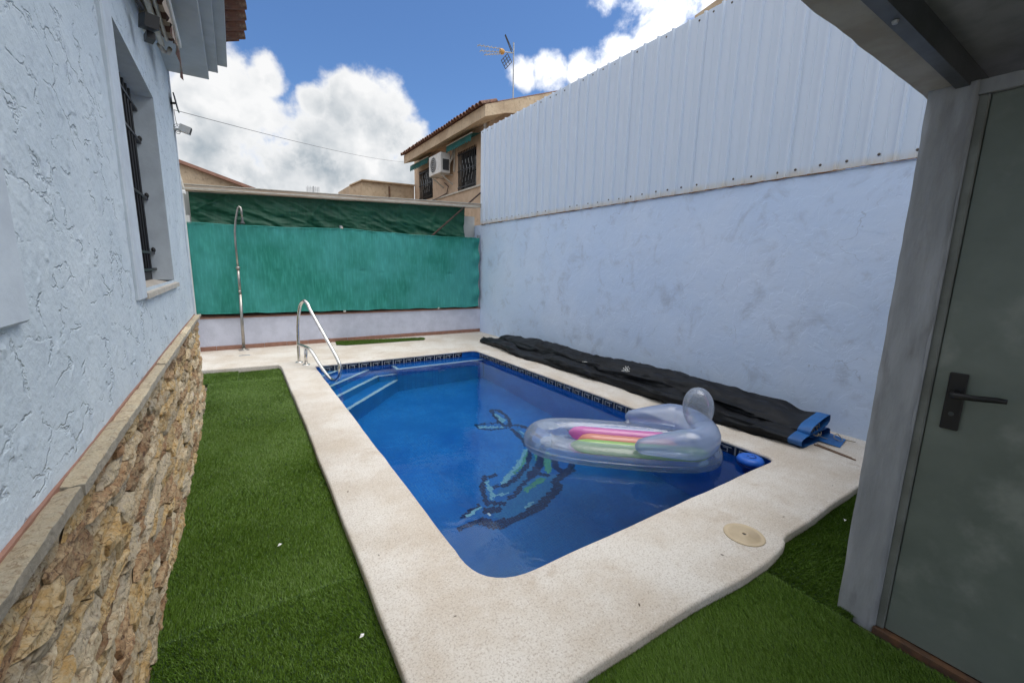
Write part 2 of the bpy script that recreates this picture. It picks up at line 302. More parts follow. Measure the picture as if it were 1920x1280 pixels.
# turf blades
m = bpy.data.materials.new('blades'); m.use_nodes = True; t = NT(m.node_tree); p = t.n['Principled BSDF']
v = t.new('ShaderNodeTexCoord').outputs['Object']
c = t.mix(t.ramp(t.noise(v, 4.0, 5, 0.6), 0.3, 0.7), (0.066, 0.140, 0.006), (0.080, 0.155, 0.012))
c = t.mix(t.ramp(t.noise(v, 260, 2, 0.5), 0.5, 0.72), c, (0.155, 0.235, 0.045))
t.set(p.inputs['Base Color'], c); p.inputs['Roughness'].default_value = 0.5; p.inputs['Specular IOR Level'].default_value = 0.35
MAT['blades'] = m
# awning stripes
m = bpy.data.materials.new('stripes'); m.use_nodes = True; t = NT(m.node_tree); p = t.n['Principled BSDF']
s = t.new('ShaderNodeSeparateXYZ'); v = t.new('ShaderNodeTexCoord').outputs['Object']; t.l.new(v, s.inputs[0])
t.set(p.inputs['Base Color'], t.mix(t.ramp(t.math('SINE', t.math('MULTIPLY', s.outputs[1], 34)), -0.1, 0.1), (0.12, 0.05, 0.035), (0.52, 0.42, 0.33))); p.inputs['Roughness'].default_value = 0.85
MAT['stripes'] = m

# ---------------------------------------------------------------- mesh helpers
class MB:
    def __init__(s): s.v = []; s.f = []; s.m = []
    def add(s, vs, fs, mi=0):
        o = len(s.v); s.v += [tuple(float(c) for c in p) for p in vs]
        for f in fs: s.f.append(tuple(i+o for i in f)); s.m.append(mi)
        return s
    def box(s, a, b, mi=0, bev=0.0):
        x0, y0, z0 = a; x1, y1, z1 = b
        if bev <= 0:
            vs = [(x0,y0,z0),(x1,y0,z0),(x1,y1,z0),(x0,y1,z0),(x0,y0,z1),(x1,y0,z1),(x1,y1,z1),(x0,y1,z1)]
            return s.add(vs, [(0,3,2,1),(4,5,6,7),(0,1,5,4),(1,2,6,5),(2,3,7,6),(3,0,4,7)], mi)
        c = bev; vs = []; fs = []
        for z, q in ((z0, c), (z0+c, 0), (z1-c, 0), (z1, c)):
            vs += [(x0+q+c*(q==0), y0+q, z), (x1-q-c*(q==0), y0+q, z), (x1-q, y0+q+c*(q==0), z), (x1-q, y1-q-c*(q==0), z), (x1-q-c*(q==0), y1-q, z), (x0+q+c*(q==0), y1-q, z), (x0+q, y1-q-c*(q==0), z), (x0+q, y0+q+c*(q==0), z)]
        for k in range(3):
            for i in range(8): fs.append((k*8+i, k*8+(i+1)%8, k*8+8+(i+1)%8, k*8+8+i))
        fs.append(tuple(range(7, -1, -1))); fs.append(tuple(range(24, 32)))
        return s.add(vs, fs, mi)
    def obox(s, p, ax, ay, az, mi=0):
        """oriented box: centre p, half-axis vectors"""
        p, ax, ay, az = map(Vector, (p, ax, ay, az))
        vs = [p+sx*ax+sy*ay+sz*az for sz in (-1, 1) for sx, sy in ((-1,-1),(1,-1),(1,1),(-1,1))]
        return s.add(vs, [(0,3,2,1),(4,5,6,7),(0,1,5,4),(1,2,6,5),(2,3,7,6),(3,0,4,7)], mi)
    def tube(s, pts, r, n=10, mi=0, closed=False, caps=True):
        pts = [Vector(p) for p in pts]; N = len(pts); rr = r if isinstance(r, (list, tuple)) else [r]*N
        vs = []; fs = []; prev = None
        for i, p in enumerate(pts):
            if closed: d = pts[(i+1) % N]-pts[i-1]
            else: d = pts[min(i+1, N-1)]-pts[max(i-1, 0)]
            d.normalize()
            if prev is None: u = d.orthogonal().normalized()
            else: u = (prev-d*prev.dot(d)).normalized()
            prev = u; w_ = d.cross(u)
            for k in range(n):
                a = 2*PI*k/n; vs.append(p+(u*math.cos(a)+w_*math.sin(a))*rr[i])
        for i in range(N if closed else N-1):
            j = (i+1) % N
            for k in range(n): fs.append((i*n+k, i*n+(k+1) % n, j*n+(k+1) % n, j*n+k))
        if caps and not closed: fs.append(tuple(range(n-1, -1, -1))); fs.append(tuple((N-1)*n+k for k in range(n)))
        return s.add(vs, fs, mi)
    def lathe(s, c, prof, n=32, mi=0, axis='Z'):
        vs = []; fs = []
        for r, h in prof:
            for k in range(n):
                a = 2*PI*k/n; x, y, z = r*math.cos(a), r*math.sin(a), h
                if axis == 'X': x, y, z = h, x, y
                if axis == 'Y': x, y, z = x, h, y
                vs.append((c[0]+x, c[1]+y, c[2]+z))
        for i in range(len(prof)-1):
            for k in range(n): fs.append((i*n+k, i*n+(k+1) % n, (i+1)*n+(k+1) % n, (i+1)*n+k))
        if prof[0][0] > 1e-6: fs.append(tuple(range(n-1, -1, -1)))
        if prof[-1][0] > 1e-6: fs.append(tuple((len(prof)-1)*n+k for k in range(n)))
        return s.add(vs, fs, mi)
    def grid(s, P, mi=0, wrap=False):
        """P: array (rows, cols, 3)"""
        P = np.asarray(P); a, b = P.shape[:2]; o = len(s.v)
        s.v += [tuple(map(float, q)) for q in P.reshape(-1, 3)]
        for i in range(a-1):
            for j in range(b if wrap else b-1):
                k = (j+1) % b; s.f.append((o+i*b+j, o+i*b+k, o+(i+1)*b+k, o+(i+1)*b+j)); s.m.append(mi)
        return s
    def build(s, name, mats, parent=None, smooth=False, kind=None):
        off = Vector(parent['_base']) if parent is not None and '_base' in parent.keys() else Vector((0, 0, 0))
        me = bpy.data.meshes.new(name)
        me.from_pydata([(x-off.x, y-off.y, z-off.z) for x, y, z in s.v], [], s.f)
        for k in ([mats] if isinstance(mats, str) else mats): me.materials.append(MAT[k])
        if any(s.m): me.polygons.foreach_set('material_index', s.m)
        if smooth: me.polygons.foreach_set('use_smooth', [True]*len(me.polygons))
        me.update()
        return link(name, me, parent, kind)
def link(name, me, parent=None, kind=None):
    o = bpy.data.objects.new(name, me); COL.objects.link(o)
    if parent is not None:
        o.parent = parent
        if '_base' in parent.keys(): o['_base'] = tuple(parent['_base'])
    if kind: o['kind'] = kind
    return o
def smooth_angle(o, ang=40):
    me = o.data; me.polygons.foreach_set('use_smooth', [True]*len(me.polygons))
    bm = bmesh.new(); bm.from_mesh(me)
    for e in bm.edges:
        if len(e.link_faces) == 2 and e.calc_face_angle(0) > R(ang): e.smooth = False
    bm.to_mesh(me); bm.free()
    return o
def thing(name, label, cat, base=(0, 0, 0), group=None):
    o = bpy.data.objects.new(name, None); COL.objects.link(o); o.location = base; o['_base'] = tuple(map(float, base)); o.empty_display_size = 0.1
    return tag(o, label, cat, group)
def tag(o, label, cat, group=None):
    o['label'] = label; o['category'] = cat
    if group: o['group'] = group
    return o
def struct(o): o['kind'] = 'structure'; return o
def place(me, name, parent, loc, rot=None, scale=None):
    """another copy of a shared mesh, loc in world coordinates"""
    o = link(name, me, parent); o.location = Vector(loc)-Vector(parent['_base'] if '_base' in parent.keys() else (0, 0, 0))
    if rot: o.rotation_euler = rot
    if scale: o.scale = scale
    return o
def shared(name, mb, mats, smooth=False):
    o = mb.build(name, mats, None, smooth); me = o.data; bpy.data.objects.remove(o); return me
# value noise in numpy
_G = {}
def vnoise(x, y, seed=0):
    if seed not in _G: _G[seed] = np.random.default_rng(seed).random((256, 256))
    g = _G[seed]
    xi = np.floor(x).astype(int); yi = np.floor(y).astype(int); fx = x-xi; fy = y-yi
    fx = fx*fx*(3-2*fx); fy = fy*fy*(3-2*fy); a = lambda i, j: g[(xi+i) % 256, (yi+j) % 256]
    return (a(0,0)*(1-fx)+a(1,0)*fx)*(1-fy)+(a(0,1)*(1-fx)+a(1,1)*fx)*fy
def fbm(x, y, seed=0, o=4, g=0.5):
    s = 0; amp = 1; tot = 0
    for k in range(o): s = s+amp*vnoise(x*2**k+17*k, y*2**k+31*k, seed+k); tot += amp; amp *= g
    return s/tot
def sstep(a, b, x): t = np.clip((x-a)/(b-a), 0, 1); return t*t*(3-2*t)
def np_mesh(name, V, F, matk, parent=None, kind=None, smooth=True):
    """V (n,3); F (m,3|4) arrays"""
    me = bpy.data.meshes.new(name); k = F.shape[1]
    me.vertices.add(len(V)); me.vertices.foreach_set('co', V.astype(np.float32).ravel())
    me.loops.add(F.size); me.loops.foreach_set('vertex_index', F.astype(np.int32).ravel())
    me.polygons.add(len(F)); me.polygons.foreach_set('loop_start', np.arange(0, F.size, k, dtype=np.int32))
    me.update(calc_edges=True); me.materials.append(MAT[matk])
    if smooth: me.polygons.foreach_set('use_smooth', [True]*len(F))
    me.validate()
    return link(name, me, parent, kind)
def gridfaces(a, b):
    i = np.arange(a*b).reshape(a, b); return np.stack([i[:-1, :-1], i[:-1, 1:], i[1:, 1:], i[1:, :-1]], -1).reshape(-1, 4)

# ---------------------------------------------------------------- ground
WZ = -0.035                      # water level
GX0, GX1 = -0.36, 0.40           # turf strip between house and pool
def sheet_with_hole(name, outer, hole, z, matk):
    x0, y0, x1, y1 = outer; a0, b0, a1, b1 = hole; mb = MB()
    for (p, q, r_, s_) in ((x0, y0, x1, b0), (x0, b1, x1, y1), (x0, b0, a0, b1), (a1, b0, x1, b1)):
        mb.add([(p, q, z), (r_, q, z), (r_, s_, z), (p, s_, z)], [(0, 1, 2, 3)])
    return mb.build(name, matk)
struct(sheet_with_hole('ground', (-400, -400, 400, 900), (0.6, 1.2, 3.6, 6.5), -0.03, 'earth'))

# pool coping / terrace
def rounded(cs, rad, n=9):
    out = []; N = len(cs)
    for i, c in enumerate(cs):
        c = Vector(c); a = Vector(cs[i-1]); b = Vector(cs[(i+1) % N]); r = rad[i]
        da = (a-c).normalized(); db = (b-c).normalized()
        for k in range(n+1):
            t = k/n; p0 = c+da*r; p1 = c+db*r
            out.append(((1-t)**2*p0+2*t*(1-t)*c+t*t*p1))
    return out
def densify(lp, step=0.06):
    out = []
    for i, p in enumerate(lp):
        q = lp[(i+1) % len(lp)]; L = (q-p).length; n = max(1, int(L/step))
        for k in range(n): out.append(p.lerp(q, k/n))
    return out
def normals(lp):
    out = []
    for i in range(len(lp)):
        d = (lp[(i+1) % len(lp)]-lp[i-1]); d.normalize(); out.append(Vector((d.y, -d.x)))
    return out
def wobble(lp, amp, seed):
    nn = normals(lp); s = np.cumsum([0]+[(lp[i+1]-lp[i]).length for i in range(len(lp)-1)])
    w_ = (fbm(s*3.1, s*0+seed, seed, 3)-0.5)*2*amp
    return [p+n*float(k) for p, n, k in zip(lp, nn, w_)]
V2 = lambda *a: [Vector(p) for p in a]
pool_c = [(0.812, 1.402), (3.338, 1.398), (3.312, 6.212), (0.806, 6.212)]     # counter-clockwise
pool_loop = densify(rounded(pool_c, [0.26, 0.085, 0.11, 0.03]))
pool_edge = wobble(pool_loop, 0.006, 5)
outer_c = V2((0.365, 0.885), (0.85, 0.889), (1.52, 0.872), (1.70, 0.858), (1.885, 0.842), (2.087, 0.838), (2.20, 0.846), (2.28, 0.856), (2.325, 0.868), (2.345, 0.885), (2.40, 0.893), (2.66, 0.886), (3.0, 0.894), (4.47, 0.90), (4.47, 8.07), (-3.2, 8.07), (-3.2, 6.86), (0.385, 6.52), (0.405, 6.40), (0.412, 6.25), (0.405, 4.0), (0.375, 1.2))
outer_loop = wobble(densify(outer_c, 0.08), 0.005, 9)
def inside(pt, lp):
    x, y = pt; c = False; n = len(lp)
    for i in range(n):
        a, b = lp[i], lp[(i+1) % n]
        if (a[1] > y) != (b[1] > y) and x < (b[0]-a[0])*(y-a[1])/(b[1]-a[1])+a[0]: c = not c
    return c
CT = 0.06
inn = normals(pool_edge); onn = normals(outer_loop)
# nose profiles: distance towards the solid, height
in_prof = [(0.022, CT), (0.008, CT-0.003), (0.0, CT-0.011), (0.0, 0.038), (0.006, 0.033), (0.05, 0.032)]
out_prof = [(0.015, CT), (0.005, CT-0.004), (0.0, CT-0.013), (0.004, -0.03)]
mb = MB(); ni, no = len(pool_edge), len(outer_loop)
P = np.array([[(p.x+n.x*d, p.y+n.y*d, z) for p, n in zip(pool_edge, inn)] for d, z in in_prof]); mb.grid(P[::-1], wrap=True)
Q = np.array([[(p.x-n.x*d, p.y-n.y*d, z) for p, n in zip(outer_loop, onn)] for d, z in out_prof]); mb.grid(Q[::-1], wrap=True)
li = [Vector(q[:2]) for q in P[0]]; lo_ = [Vector(q[:2]) for q in Q[0]]
rnd_pts = [Vector((RNG.uniform(-3, 4.4), RNG.uniform(0.95, 8))) for _ in range(700)]
rnd_pts = [p for p in rnd_pts if inside(p, lo_) and not inside(p, li)]
allp = li+lo_+rnd_pts
eds = [(i, (i+1) % ni) for i in range(ni)]+[(ni+i, ni+(i+1) % no) for i in range(no)]
vo_, _, fo, *_ = geometry.delaunay_2d_cdt(allp, eds, [], 0, 1e-6)
tri = [tuple(f) for f in fo if inside(sum((vo_[i] for i in f), Vector((0, 0)))/3, lo_) and not inside(sum((vo_[i] for i in f), Vector((0, 0)))/3, li)]
mb.add([(p.x, p.y, CT) for p in vo_], tri)
o = mb.build('pool_coping', 'coping'); struct(o)
bm = bmesh.new(); bm.from_mesh(o.data); bmesh.ops.remove_doubles(bm, verts=bm.verts, dist=1e-5); bmesh.ops.recalc_face_normals(bm, faces=bm.faces)
for f in bm.faces: f.smooth = True
bm.to_mesh(o.data); bm.free()
if o.data.polygons and sum(p.normal.z for p in o.data.polygons) < 0: o.data.flip_normals()

# pool basin
basin_loop = [p+n*0.035 for p, n in zip(pool_loop, normals(pool_loop))]
FZ = WZ-1.2
mb = MB()
P = np.array([[(p.x, p.y, z) for p in basin_loop] for z in (FZ, -0.05, 0.034)]); mb.grid(P[::-1], 0, wrap=True)
vo_, _, fo, *_ = geometry.delaunay_2d_cdt(basin_loop, [(i, (i+1) % ni) for i in range(ni)], [], 1, 1e-6)
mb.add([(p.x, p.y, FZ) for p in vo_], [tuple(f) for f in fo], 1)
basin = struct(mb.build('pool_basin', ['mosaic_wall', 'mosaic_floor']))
bm = bmesh.new(); bm.from_mesh(basin.data); bmesh.ops.remove_doubles(bm, verts=bm.verts, dist=1e-5); bm.to_mesh(basin.data); bm.free()
# corner steps: the region beyond the diagonal y - x > s, in the far left corner
XL, YF = 0.771, 6.247
def step(s, top, bot, name='step'):
    mb = MB(); pts = [(XL+0.002, XL+s), (YF-0.002-s, YF-0.002), (XL+0.002, YF-0.002)]
    mb.add([(x, y, top) for x, y in pts]+[(x, y, bot) for x, y in pts], [(0, 1, 2), (0, 3, 4, 1)]); st = mb.build(name, 'mosaic_floor', basin)
    d = Vector((1, 1, 0)).normalized(); n = Vector((-1, 1, 0)).normalized()
    a = Vector((XL+0.004, XL+0.004+s, top)); b = Vector((YF-0.004-s, YF-0.004, top)); c = (a+b)/2+n*0.020
    MB().obox(c, d*((b-a).length/2-0.03), n*0.026, (0, 0, 0.006)).build('nosing', 'nosing', st)
step(5.10, WZ-0.035, WZ-0.20); step(4.68, WZ-0.20, WZ-0.42); step(4.40, WZ-0.42, WZ-0.68); step(4.08, WZ-0.68, FZ)
BX0, BY0 = 1.88, 5.965
bn = MB().add([(BX0, BY0, WZ-0.12), (3.34, BY0, WZ-0.12), (3.34, YF, WZ-0.12), (BX0, YF, WZ-0.12), (BX0, BY0, FZ), (3.34, BY0, FZ), (BX0, YF, FZ)], [(0, 1, 2, 3), (0, 4, 5, 1), (0, 3, 6, 4)]).build('bench', 'mosaic_floor', basin)
MB().box((BX0-0.004, BY0-0.003, WZ-0.126), (3.335, BY0+0.045, WZ-0.114)).build('nosing', 'nosing', bn)
MB().box((BX0-0.004, BY0+0.047, WZ-0.126), (BX0+0.045, YF-0.01, WZ-0.114)).build('nosing', 'nosing', bn)
bn = MB().add([(1.62, 5.99, WZ-0.40), (BX0-0.002, 5.99, WZ-0.40), (BX0-0.002, YF, WZ-0.40), (1.62, YF, WZ-0.40), (1.62, 5.99, FZ), (BX0-0.002, 5.99, FZ)], [(0, 1, 2, 3), (0, 4, 5, 1)]).build('bench', 'mosaic_floor', basin)
MB().box((1.60, 5.987, WZ-0.406), (BX0-0.006, 6.035, WZ-0.394)).build('nosing', 'nosing', bn)
# band of key-pattern tiles at the water line
def key_tile(L):
    mb = MB(); h = 0.096
    mb.box((0, -h, 0), (L, 0, 0.006), 0)
    t_ = 0.0085; e_ = 0.0075
    def bar(x0, y0, x1, y1): mb.box((x0, y0, 0.005), (x1, y1, e_), 1)
    bar(0.002, -h, 0.016, 0)                                     # upright between two tiles
    x0, x1, y0, y1 = 0.040, L-0.022, -h+0.022, -0.018
    bar(x0, y1-t_, x1, y1); bar(x0, y0, x0+t_, y1-t_); bar(x0+t_, y0, x1-0.03, y0+t_); bar(x1-0.03-t_, y0+t_, x1-0.03, y0+0.036); bar(x0+0.03, y0+0.036, x1-0.03, y0+0.036+t_)
    return mb
kt = shared('band_tile', key_tile(0.168), ['tile_dark', 'off_white'])
for k in range(27):     # right wall, facing -x, and far wall, facing -y
    y = 6.09-0.168*k
    if y-0.168 < 1.50: break
    xx = 3.347+(3.373-3.347)*(6.25-y)/4.85-0.003
    o = place(kt, 'band_tile', basin, (xx, y, 0.030)); o.matrix_world = Matrix(((0, 0, -1, xx), (-1, 0, 0, y), (0, 1, 0, 0.030), (0, 0, 0, 1)))
for k in range(14):
    x = 0.89+0.1685*k
    if x+0.168 > 3.22: break
    o = place(kt, 'band_tile', basin, (x, 0, 0)); o.matrix_world = Matrix(((1, 0, 0, x), (0, 0, -1, YF-0.002), (0, 1, 0, 0.030), (0, 0, 0, 1)))
# mosaic dolphin laid on the pool floor, tile by tile
STROKES = [
('B',0.16,[(2.471,2.99),(2.203,2.868),(1.979,2.816),(1.779,2.811)]),('B',0.12,[(2.411,3.048),(2.121,2.955),(1.899,2.899),(1.736,2.899)]),('B',0.05,[(2.752,4.027),(2.69,3.758),(2.625,3.522)]),
('B',0.1,[(2.621,3.497),(2.446,3.311),(2.262,3.161),(2.089,3.087),(1.945,3.063)]),
('D',0.05,[(2.753,4.693),(2.827,4.651),(2.846,4.521),(2.811,4.335),(2.725,4.175),(2.657,4.215),(2.682,4.409),(2.701,4.547),(2.753,4.693)]),
('L',0.06,[(2.745,4.541),(2.72,4.316)]),('L',0.05,[(2.366,4.333),(2.485,4.255),(2.622,4.182)]),
('D',0.03,[(2.341,4.396),(2.457,4.364),(2.627,4.317),(2.68,4.202),(2.705,4.12)]),('D',0.03,[(2.341,4.396),(2.357,4.289),(2.447,4.189),(2.601,4.148),(2.694,4.127)]),
('D',0.05,[(2.725,4.175),(2.804,4.129),(2.872,4.021),(2.879,3.919),(2.86,3.7),(2.80,3.5)]),('D',0.06,[(2.686,4.066),(2.677,3.915),(2.658,3.777),(2.617,3.633),(2.608,3.558)]),('L',0.03,[(2.754,3.962),(2.744,3.814)]),
('L',0.06,[(2.555,3.564),(2.354,3.39),(2.195,3.286),(2.021,3.186)]),('G',0.03,[(2.532,3.501),(2.351,3.346),(2.203,3.26)]),('D',0.05,[(2.608,3.558),(2.418,3.328),(2.238,3.217),(2.108,3.153),(1.995,3.144),(1.914,3.164)]),
('G',0.04,[(2.646,3.482),(2.535,3.35)]),('D',0.09,[(2.704,3.473),(2.554,3.291),(2.415,3.194),(2.307,3.133)]),('G',0.07,[(2.713,3.39),(2.509,3.115)]),
('D',0.07,[(2.741,3.296),(2.624,3.132),(2.621,3.044),(2.706,3.012),(2.8,3.09)]),('D',0.06,[(2.338,3.177),(2.465,3.067)]),('D',0.08,[(2.728,2.998),(2.524,2.957),(2.446,2.925)]),
('D',0.09,[(2.438,2.851),(2.318,2.796),(2.223,2.767),(2.114,2.716),(1.957,2.702),(1.792,2.697),(1.653,2.723),(1.587,2.82)]),
('D',0.05,[(2.305,3.113),(2.141,3.055),(2.045,2.983),(1.946,2.955)]),('G',0.06,[(2.373,3.031),(2.147,2.976)]),('L',0.03,[(2.108,2.804),(1.991,2.768)]),('L',0.04,[(1.882,3.269),(1.838,3.073),(1.798,3.044)]),('L',0.03,[(1.846,3.05),(1.978,3.024)]),
('D',0.05,[(2.004,3.337),(1.906,3.354),(1.831,3.261),(1.763,3.118),(1.73,3.0),(1.859,2.923)]),('D',0.07,[(1.674,2.921),(1.775,2.876)]),('L',0.04,[(1.495,2.949),(1.658,2.986)]),('D',0.03,[(1.439,2.937),(1.499,2.977),(1.652,3.014)]),('D',0.04,[(1.39,2.837),(1.557,2.838)]),('W',0.03,[(1.671,2.868),(1.678,2.864)])]
TP = 0.025; gx = np.arange(1.30, 3.0, TP); gy = np.arange(2.60, 4.80, TP); XX, YY = np.meshgrid(gx, gy, indexing='ij'); cls = np.zeros(XX.shape, int)
keys = ['D', 'L', 'G', 'B', 'W']
for c_, w_, pl in STROKES:
    for a, b in zip(pl[:-1], pl[1:]):
        ax, ay = a; dx, dy = b[0]-ax, b[1]-ay
        t_ = np.clip(((XX-ax)*dx+(YY-ay)*dy)/(dx*dx+dy*dy+1e-9), 0, 1)
        cls[np.hypot(XX-ax-t_*dx, YY-ay-t_*dy) < max(w_/2, 0.016)] = keys.index(c_)+1
mb = MB()
for i, j in zip(*np.nonzero(cls)):
    x, y = gx[i], gy[j]; q = TP/2-0.001; mb.add([(x-q, y-q, FZ+0.004), (x+q, y-q, FZ+0.004), (x+q, y+q, FZ+0.004), (x-q, y+q, FZ+0.004)], [(0, 1, 2, 3)], int(cls[i, j]-1))
mb.build('dolphin_mosaic', ['dol_D', 'dol_L', 'dol_G', 'dol_B', 'dol_W'], basin, kind='stuff')
# water
mb = MB(); wl = [p+n*0.03 for p, n in zip(pool_loop, normals(pool_loop))]
vo_, _, fo, *_ = geometry.delaunay_2d_cdt(wl, [(i, (i+1) % ni) for i in range(ni)], [], 1, 1e-6)
mb.add([(p.x, p.y, WZ) for p in vo_], [tuple(f) for f in fo])
o = struct(mb.build('water', 'water'))
if o.data.polygons[0].normal.z < 0: o.data.flip_normals()

# artificial turf: backing sheets and blades, roll by roll
ROLLS = [((GX0-0.03, 1.858, 0.40, 5.998), (0.002, 0.009), 'long turf roll'), ((GX0-0.03, -0.6, 0.385, 1.855), (0.000, 0.003), 'near roll'),
         ((-0.08, 6.002, 0.40, 6.50), (0.008, 0.002), 'end piece'), ((-3.0, 6.005, -0.085, 6.62), (0.006, 0.004), 'end piece 2'), ((0.37, -1.5, 2.068, 0.90), (0.005, 0.011), 'near right'), ((2.076, 0.50, 4.4, 0.90), (-0.003, -0.006), 'right piece')]
for (x0, y0, x1, y1), *_ in ROLLS:
    struct(MB().box((x0, y0, -0.029), (x1, y1, 0.004)).build('turf_backing', 'turfbase'))
Vb = []; 
for (x0, y0, x1, y1), lean, nm in ROLLS:
    for ya, yb, den in ((-0.2, 1.3, 80000), (1.3, 2.6, 66000), (2.6, 4.2, 42000), (4.2, 6.7, 24000)):
        a, b = max(y0, ya), min(y1, yb)
        if b <= a: continue
        xa = max(x0, -1.2); xb = min(x1, 3.6)
        n = int((xb-xa)*(b-a)*den)
        x = RNG.uniform(xa, xb, n); y = RNG.uniform(a, b, n)
        h = RNG.uniform(0.009, 0.018, n); th = RNG.uniform(0, 2*PI, n); wd = np.where(y > 2.6, 0.0030, 0.0021)*RNG.uniform(0.7, 1.3, n)
        edge = np.minimum.reduce([x-x0, x1-x, y-y0, y1-y]); h = h*np.clip(0.55+edge*30, 0.55, 1)
        lx = lean[0]+RNG.normal(0, 0.006, n)+0.014*(fbm(x*3.0+40, y*3.0+9, 201, 3)-0.5); ly = lean[1]+RNG.normal(0, 0.006, n)+0.018*(fbm(x*2.6+70, y*2.6+5, 211, 3)-0.5)
        dx, dy = np.cos(th)*wd, np.sin(th)*wd; zb = np.full(n, 0.003)
        Vb.append(np.stack([np.stack([x-dx, y-dy, zb], 1), np.stack([x+dx, y+dy, zb], 1), np.stack([x+lx, y+ly, zb+h], 1)], 1).reshape(-1, 3))
Vb = np.concatenate(Vb); o = np_mesh('turf_blades', Vb, np.arange(len(Vb)).reshape(-1, 3), 'blades', None, 'stuff', smooth=False)
tag(o, 'short green artificial turf pile around the pool coping', 'artificial grass')
# narrow strip of turf lying along the foot of the far wall
def turf_mat(pts, z, label):
    th = thing('turf_strip', label, 'turf mat', (pts[0][0], pts[0][1], z))
    mb = MB(); n = len(pts); mb.add([(x, y, z) for x, y in pts]+[(x, y, z+0.008) for x, y in pts], [tuple(range(n, 2*n))]+[(i, (i+1) % n, n+(i+1) % n, n+i) for i in range(n)]); mb.build('backing', 'turfbase', th)
    xs = [p[0] for p in pts]; ys = [p[1] for p in pts]; k = 22000; x = RNG.uniform(min(xs), max(xs), k); y = RNG.uniform(min(ys), max(ys), k)
    ok = np.array([inside((a, b), pts) for a, b in zip(x, y)]); x, y = x[ok], y[ok]; n = len(x); t_ = RNG.uniform(0, 2*PI, n); h = RNG.uniform(0.01, 0.022, n)
    dx, dy = np.cos(t_)*0.003, np.sin(t_)*0.003; lx, ly = RNG.normal(0.004, 0.007, n), RNG.normal(0, 0.007, n); zb = np.full(n, z+0.007)
    V = np.stack([np.stack([x-dx, y-dy, zb], 1), np.stack([x+dx, y+dy, zb], 1), np.stack([x+lx, y+ly, zb+h], 1)], 1).reshape(-1, 3)-np.array(th['_base'])
    np_mesh('pile', V, np.arange(len(V)).reshape(-1, 3), 'blades', th, 'stuff', smooth=False)
turf_mat([(1.36, 7.66), (1.50, 7.56), (2.9, 7.50), (2.97, 7.62), (2.93, 7.74), (1.48, 8.0), (1.40, 7.98)], CT+0.001, 'narrow dark green turf strip along the foot of the far wall')

# ---------------------------------------------------------------- white house on the left
HX, HY = -0.385, 5.12            # wall face and far corner
LZ = 0.935                       # top of the stone ledge
house = thing('white_house', 'pale blue stuccoed house on the left with stone-clad foot and barred window', 'house', (-2.0, 2.5, 0))
NICKS = []
for _ in range(650):
    y_ = 0.6+4.5*random.random()**1.15; z_ = random.uniform(LZ, 3.1); fam = 1 if (z_ < 1.45 and random.random() < 0.55) else 0
    NICKS.append((y_, z_, (R(random.gauss(-38, 20)) if fam == 0 else R(random.gauss(40, 18))), random.uniform(0.012, 0.05), random.choice((0.0015, 0.0022, 0.003, 0.0045)), random.uniform(0.014, 0.035), random.uniform(-6, 6), fam))
def stucco_h(y, z):
    y = np.asarray(y, float); z = np.asarray(z, float)
    h = 0.010*(fbm(y*1.3, z*1.7, 13, 3)-0.5)+0.0028*(fbm(y*9, z*11, 17, 3)-0.5)
    for ty, tz, th, L, A, lam, k, fam in NICKS:      # trowel nicks: one-sided ridges that fade away from a sharp lip
        if ty < y.min()-0.3 or ty > y.max()+0.3: continue
        m = (np.abs(y-ty) < L+0.30) & (np.abs(z-tz) < L+0.30)
        if not m.any(): continue
        dy, dz = y[m]-ty, z[m]-tz; u = dy*math.cos(th)+dz*math.sin(th); s = -dy*math.sin(th)+dz*math.cos(th)+k*u*u+0.026*(fbm(u*30+ty*50, u*0+tz*9, 7, 3)-0.5)
        win = np.clip(1-(np.abs(u)/L)**4, 0, 1)*(0.5+0.5*sstep(0.35, 0.6, fbm(u*40+ty*9, u*0+tz*5, 9, 2))); s = s if fam == 0 else -s
        h[m] += A*win*np.where(s > 0, np.exp(-s/lam), np.exp(s/0.0012))
    return h
def ysp(a, b):
    ys = [a]
    while ys[-1] < b: ys.append(ys[-1]+0.0040*max(0.7, ys[-1]))
    ys[-1] = b; return np.array(ys)
WY0, WY1, WZ0, WZ1 = 2.635, 3.86, 1.315, 2.515
def stucco_patch(y0, y1, z0, z1):
    ys = ysp(y0, y1); zs = np.linspace(z0, z1, max(2, int((z1-z0)/0.0050)))
    Y, Z = np.meshgrid(ys, zs, indexing='ij'); X = HX+stucco_h(Y, Z)
    return np.stack([X, Y, Z], -1).reshape(-1, 3), gridfaces(*Y.shape)
VV, FF, nn_ = [], [], 0
for a in ((0.55, WY0, LZ-0.02, 3.11), (WY0, WY1, LZ-0.02, WZ0), (WY0, WY1, WZ1, 3.11), (WY1, HY, LZ-0.02, 3.11)):
    V, F = stucco_patch(*a); VV.append(V); FF.append(F+nn_); nn_ += len(V)
V = np.concatenate(VV)-np.array(house['_base']); o = np_mesh('stucco_wall', V, np.concatenate(FF), 'stucco', house)
mb = MB()   # the body behind the render: far end wall, near stretch, roof slab
mb.add([(HX-0.012, HY, 0), (-3.6, HY, 0), (-3.6, HY, 3.11), (HX-0.012, HY, 3.11)], [(0, 3, 2, 1)])
mb.add([(HX, -1.5, 0), (HX, 0.55, 0), (HX, 0.55, 3.11), (HX, -1.5, 3.11)], [(0, 1, 2, 3)])
mb.add([(HX-0.1, 0.55, 0), (HX-0.1, HY, 0), (HX-0.1, HY, LZ), (HX-0.1, 0.55, LZ)], [(0, 1, 2, 3)])
mb.add([(-3.6, -1.5, 0), (-3.6, HY, 0), (-3.6, HY, 3.11), (-3.6, -1.5, 3.11)], [(3, 2, 1, 0)])
mb.build('wall', 'trim', house)
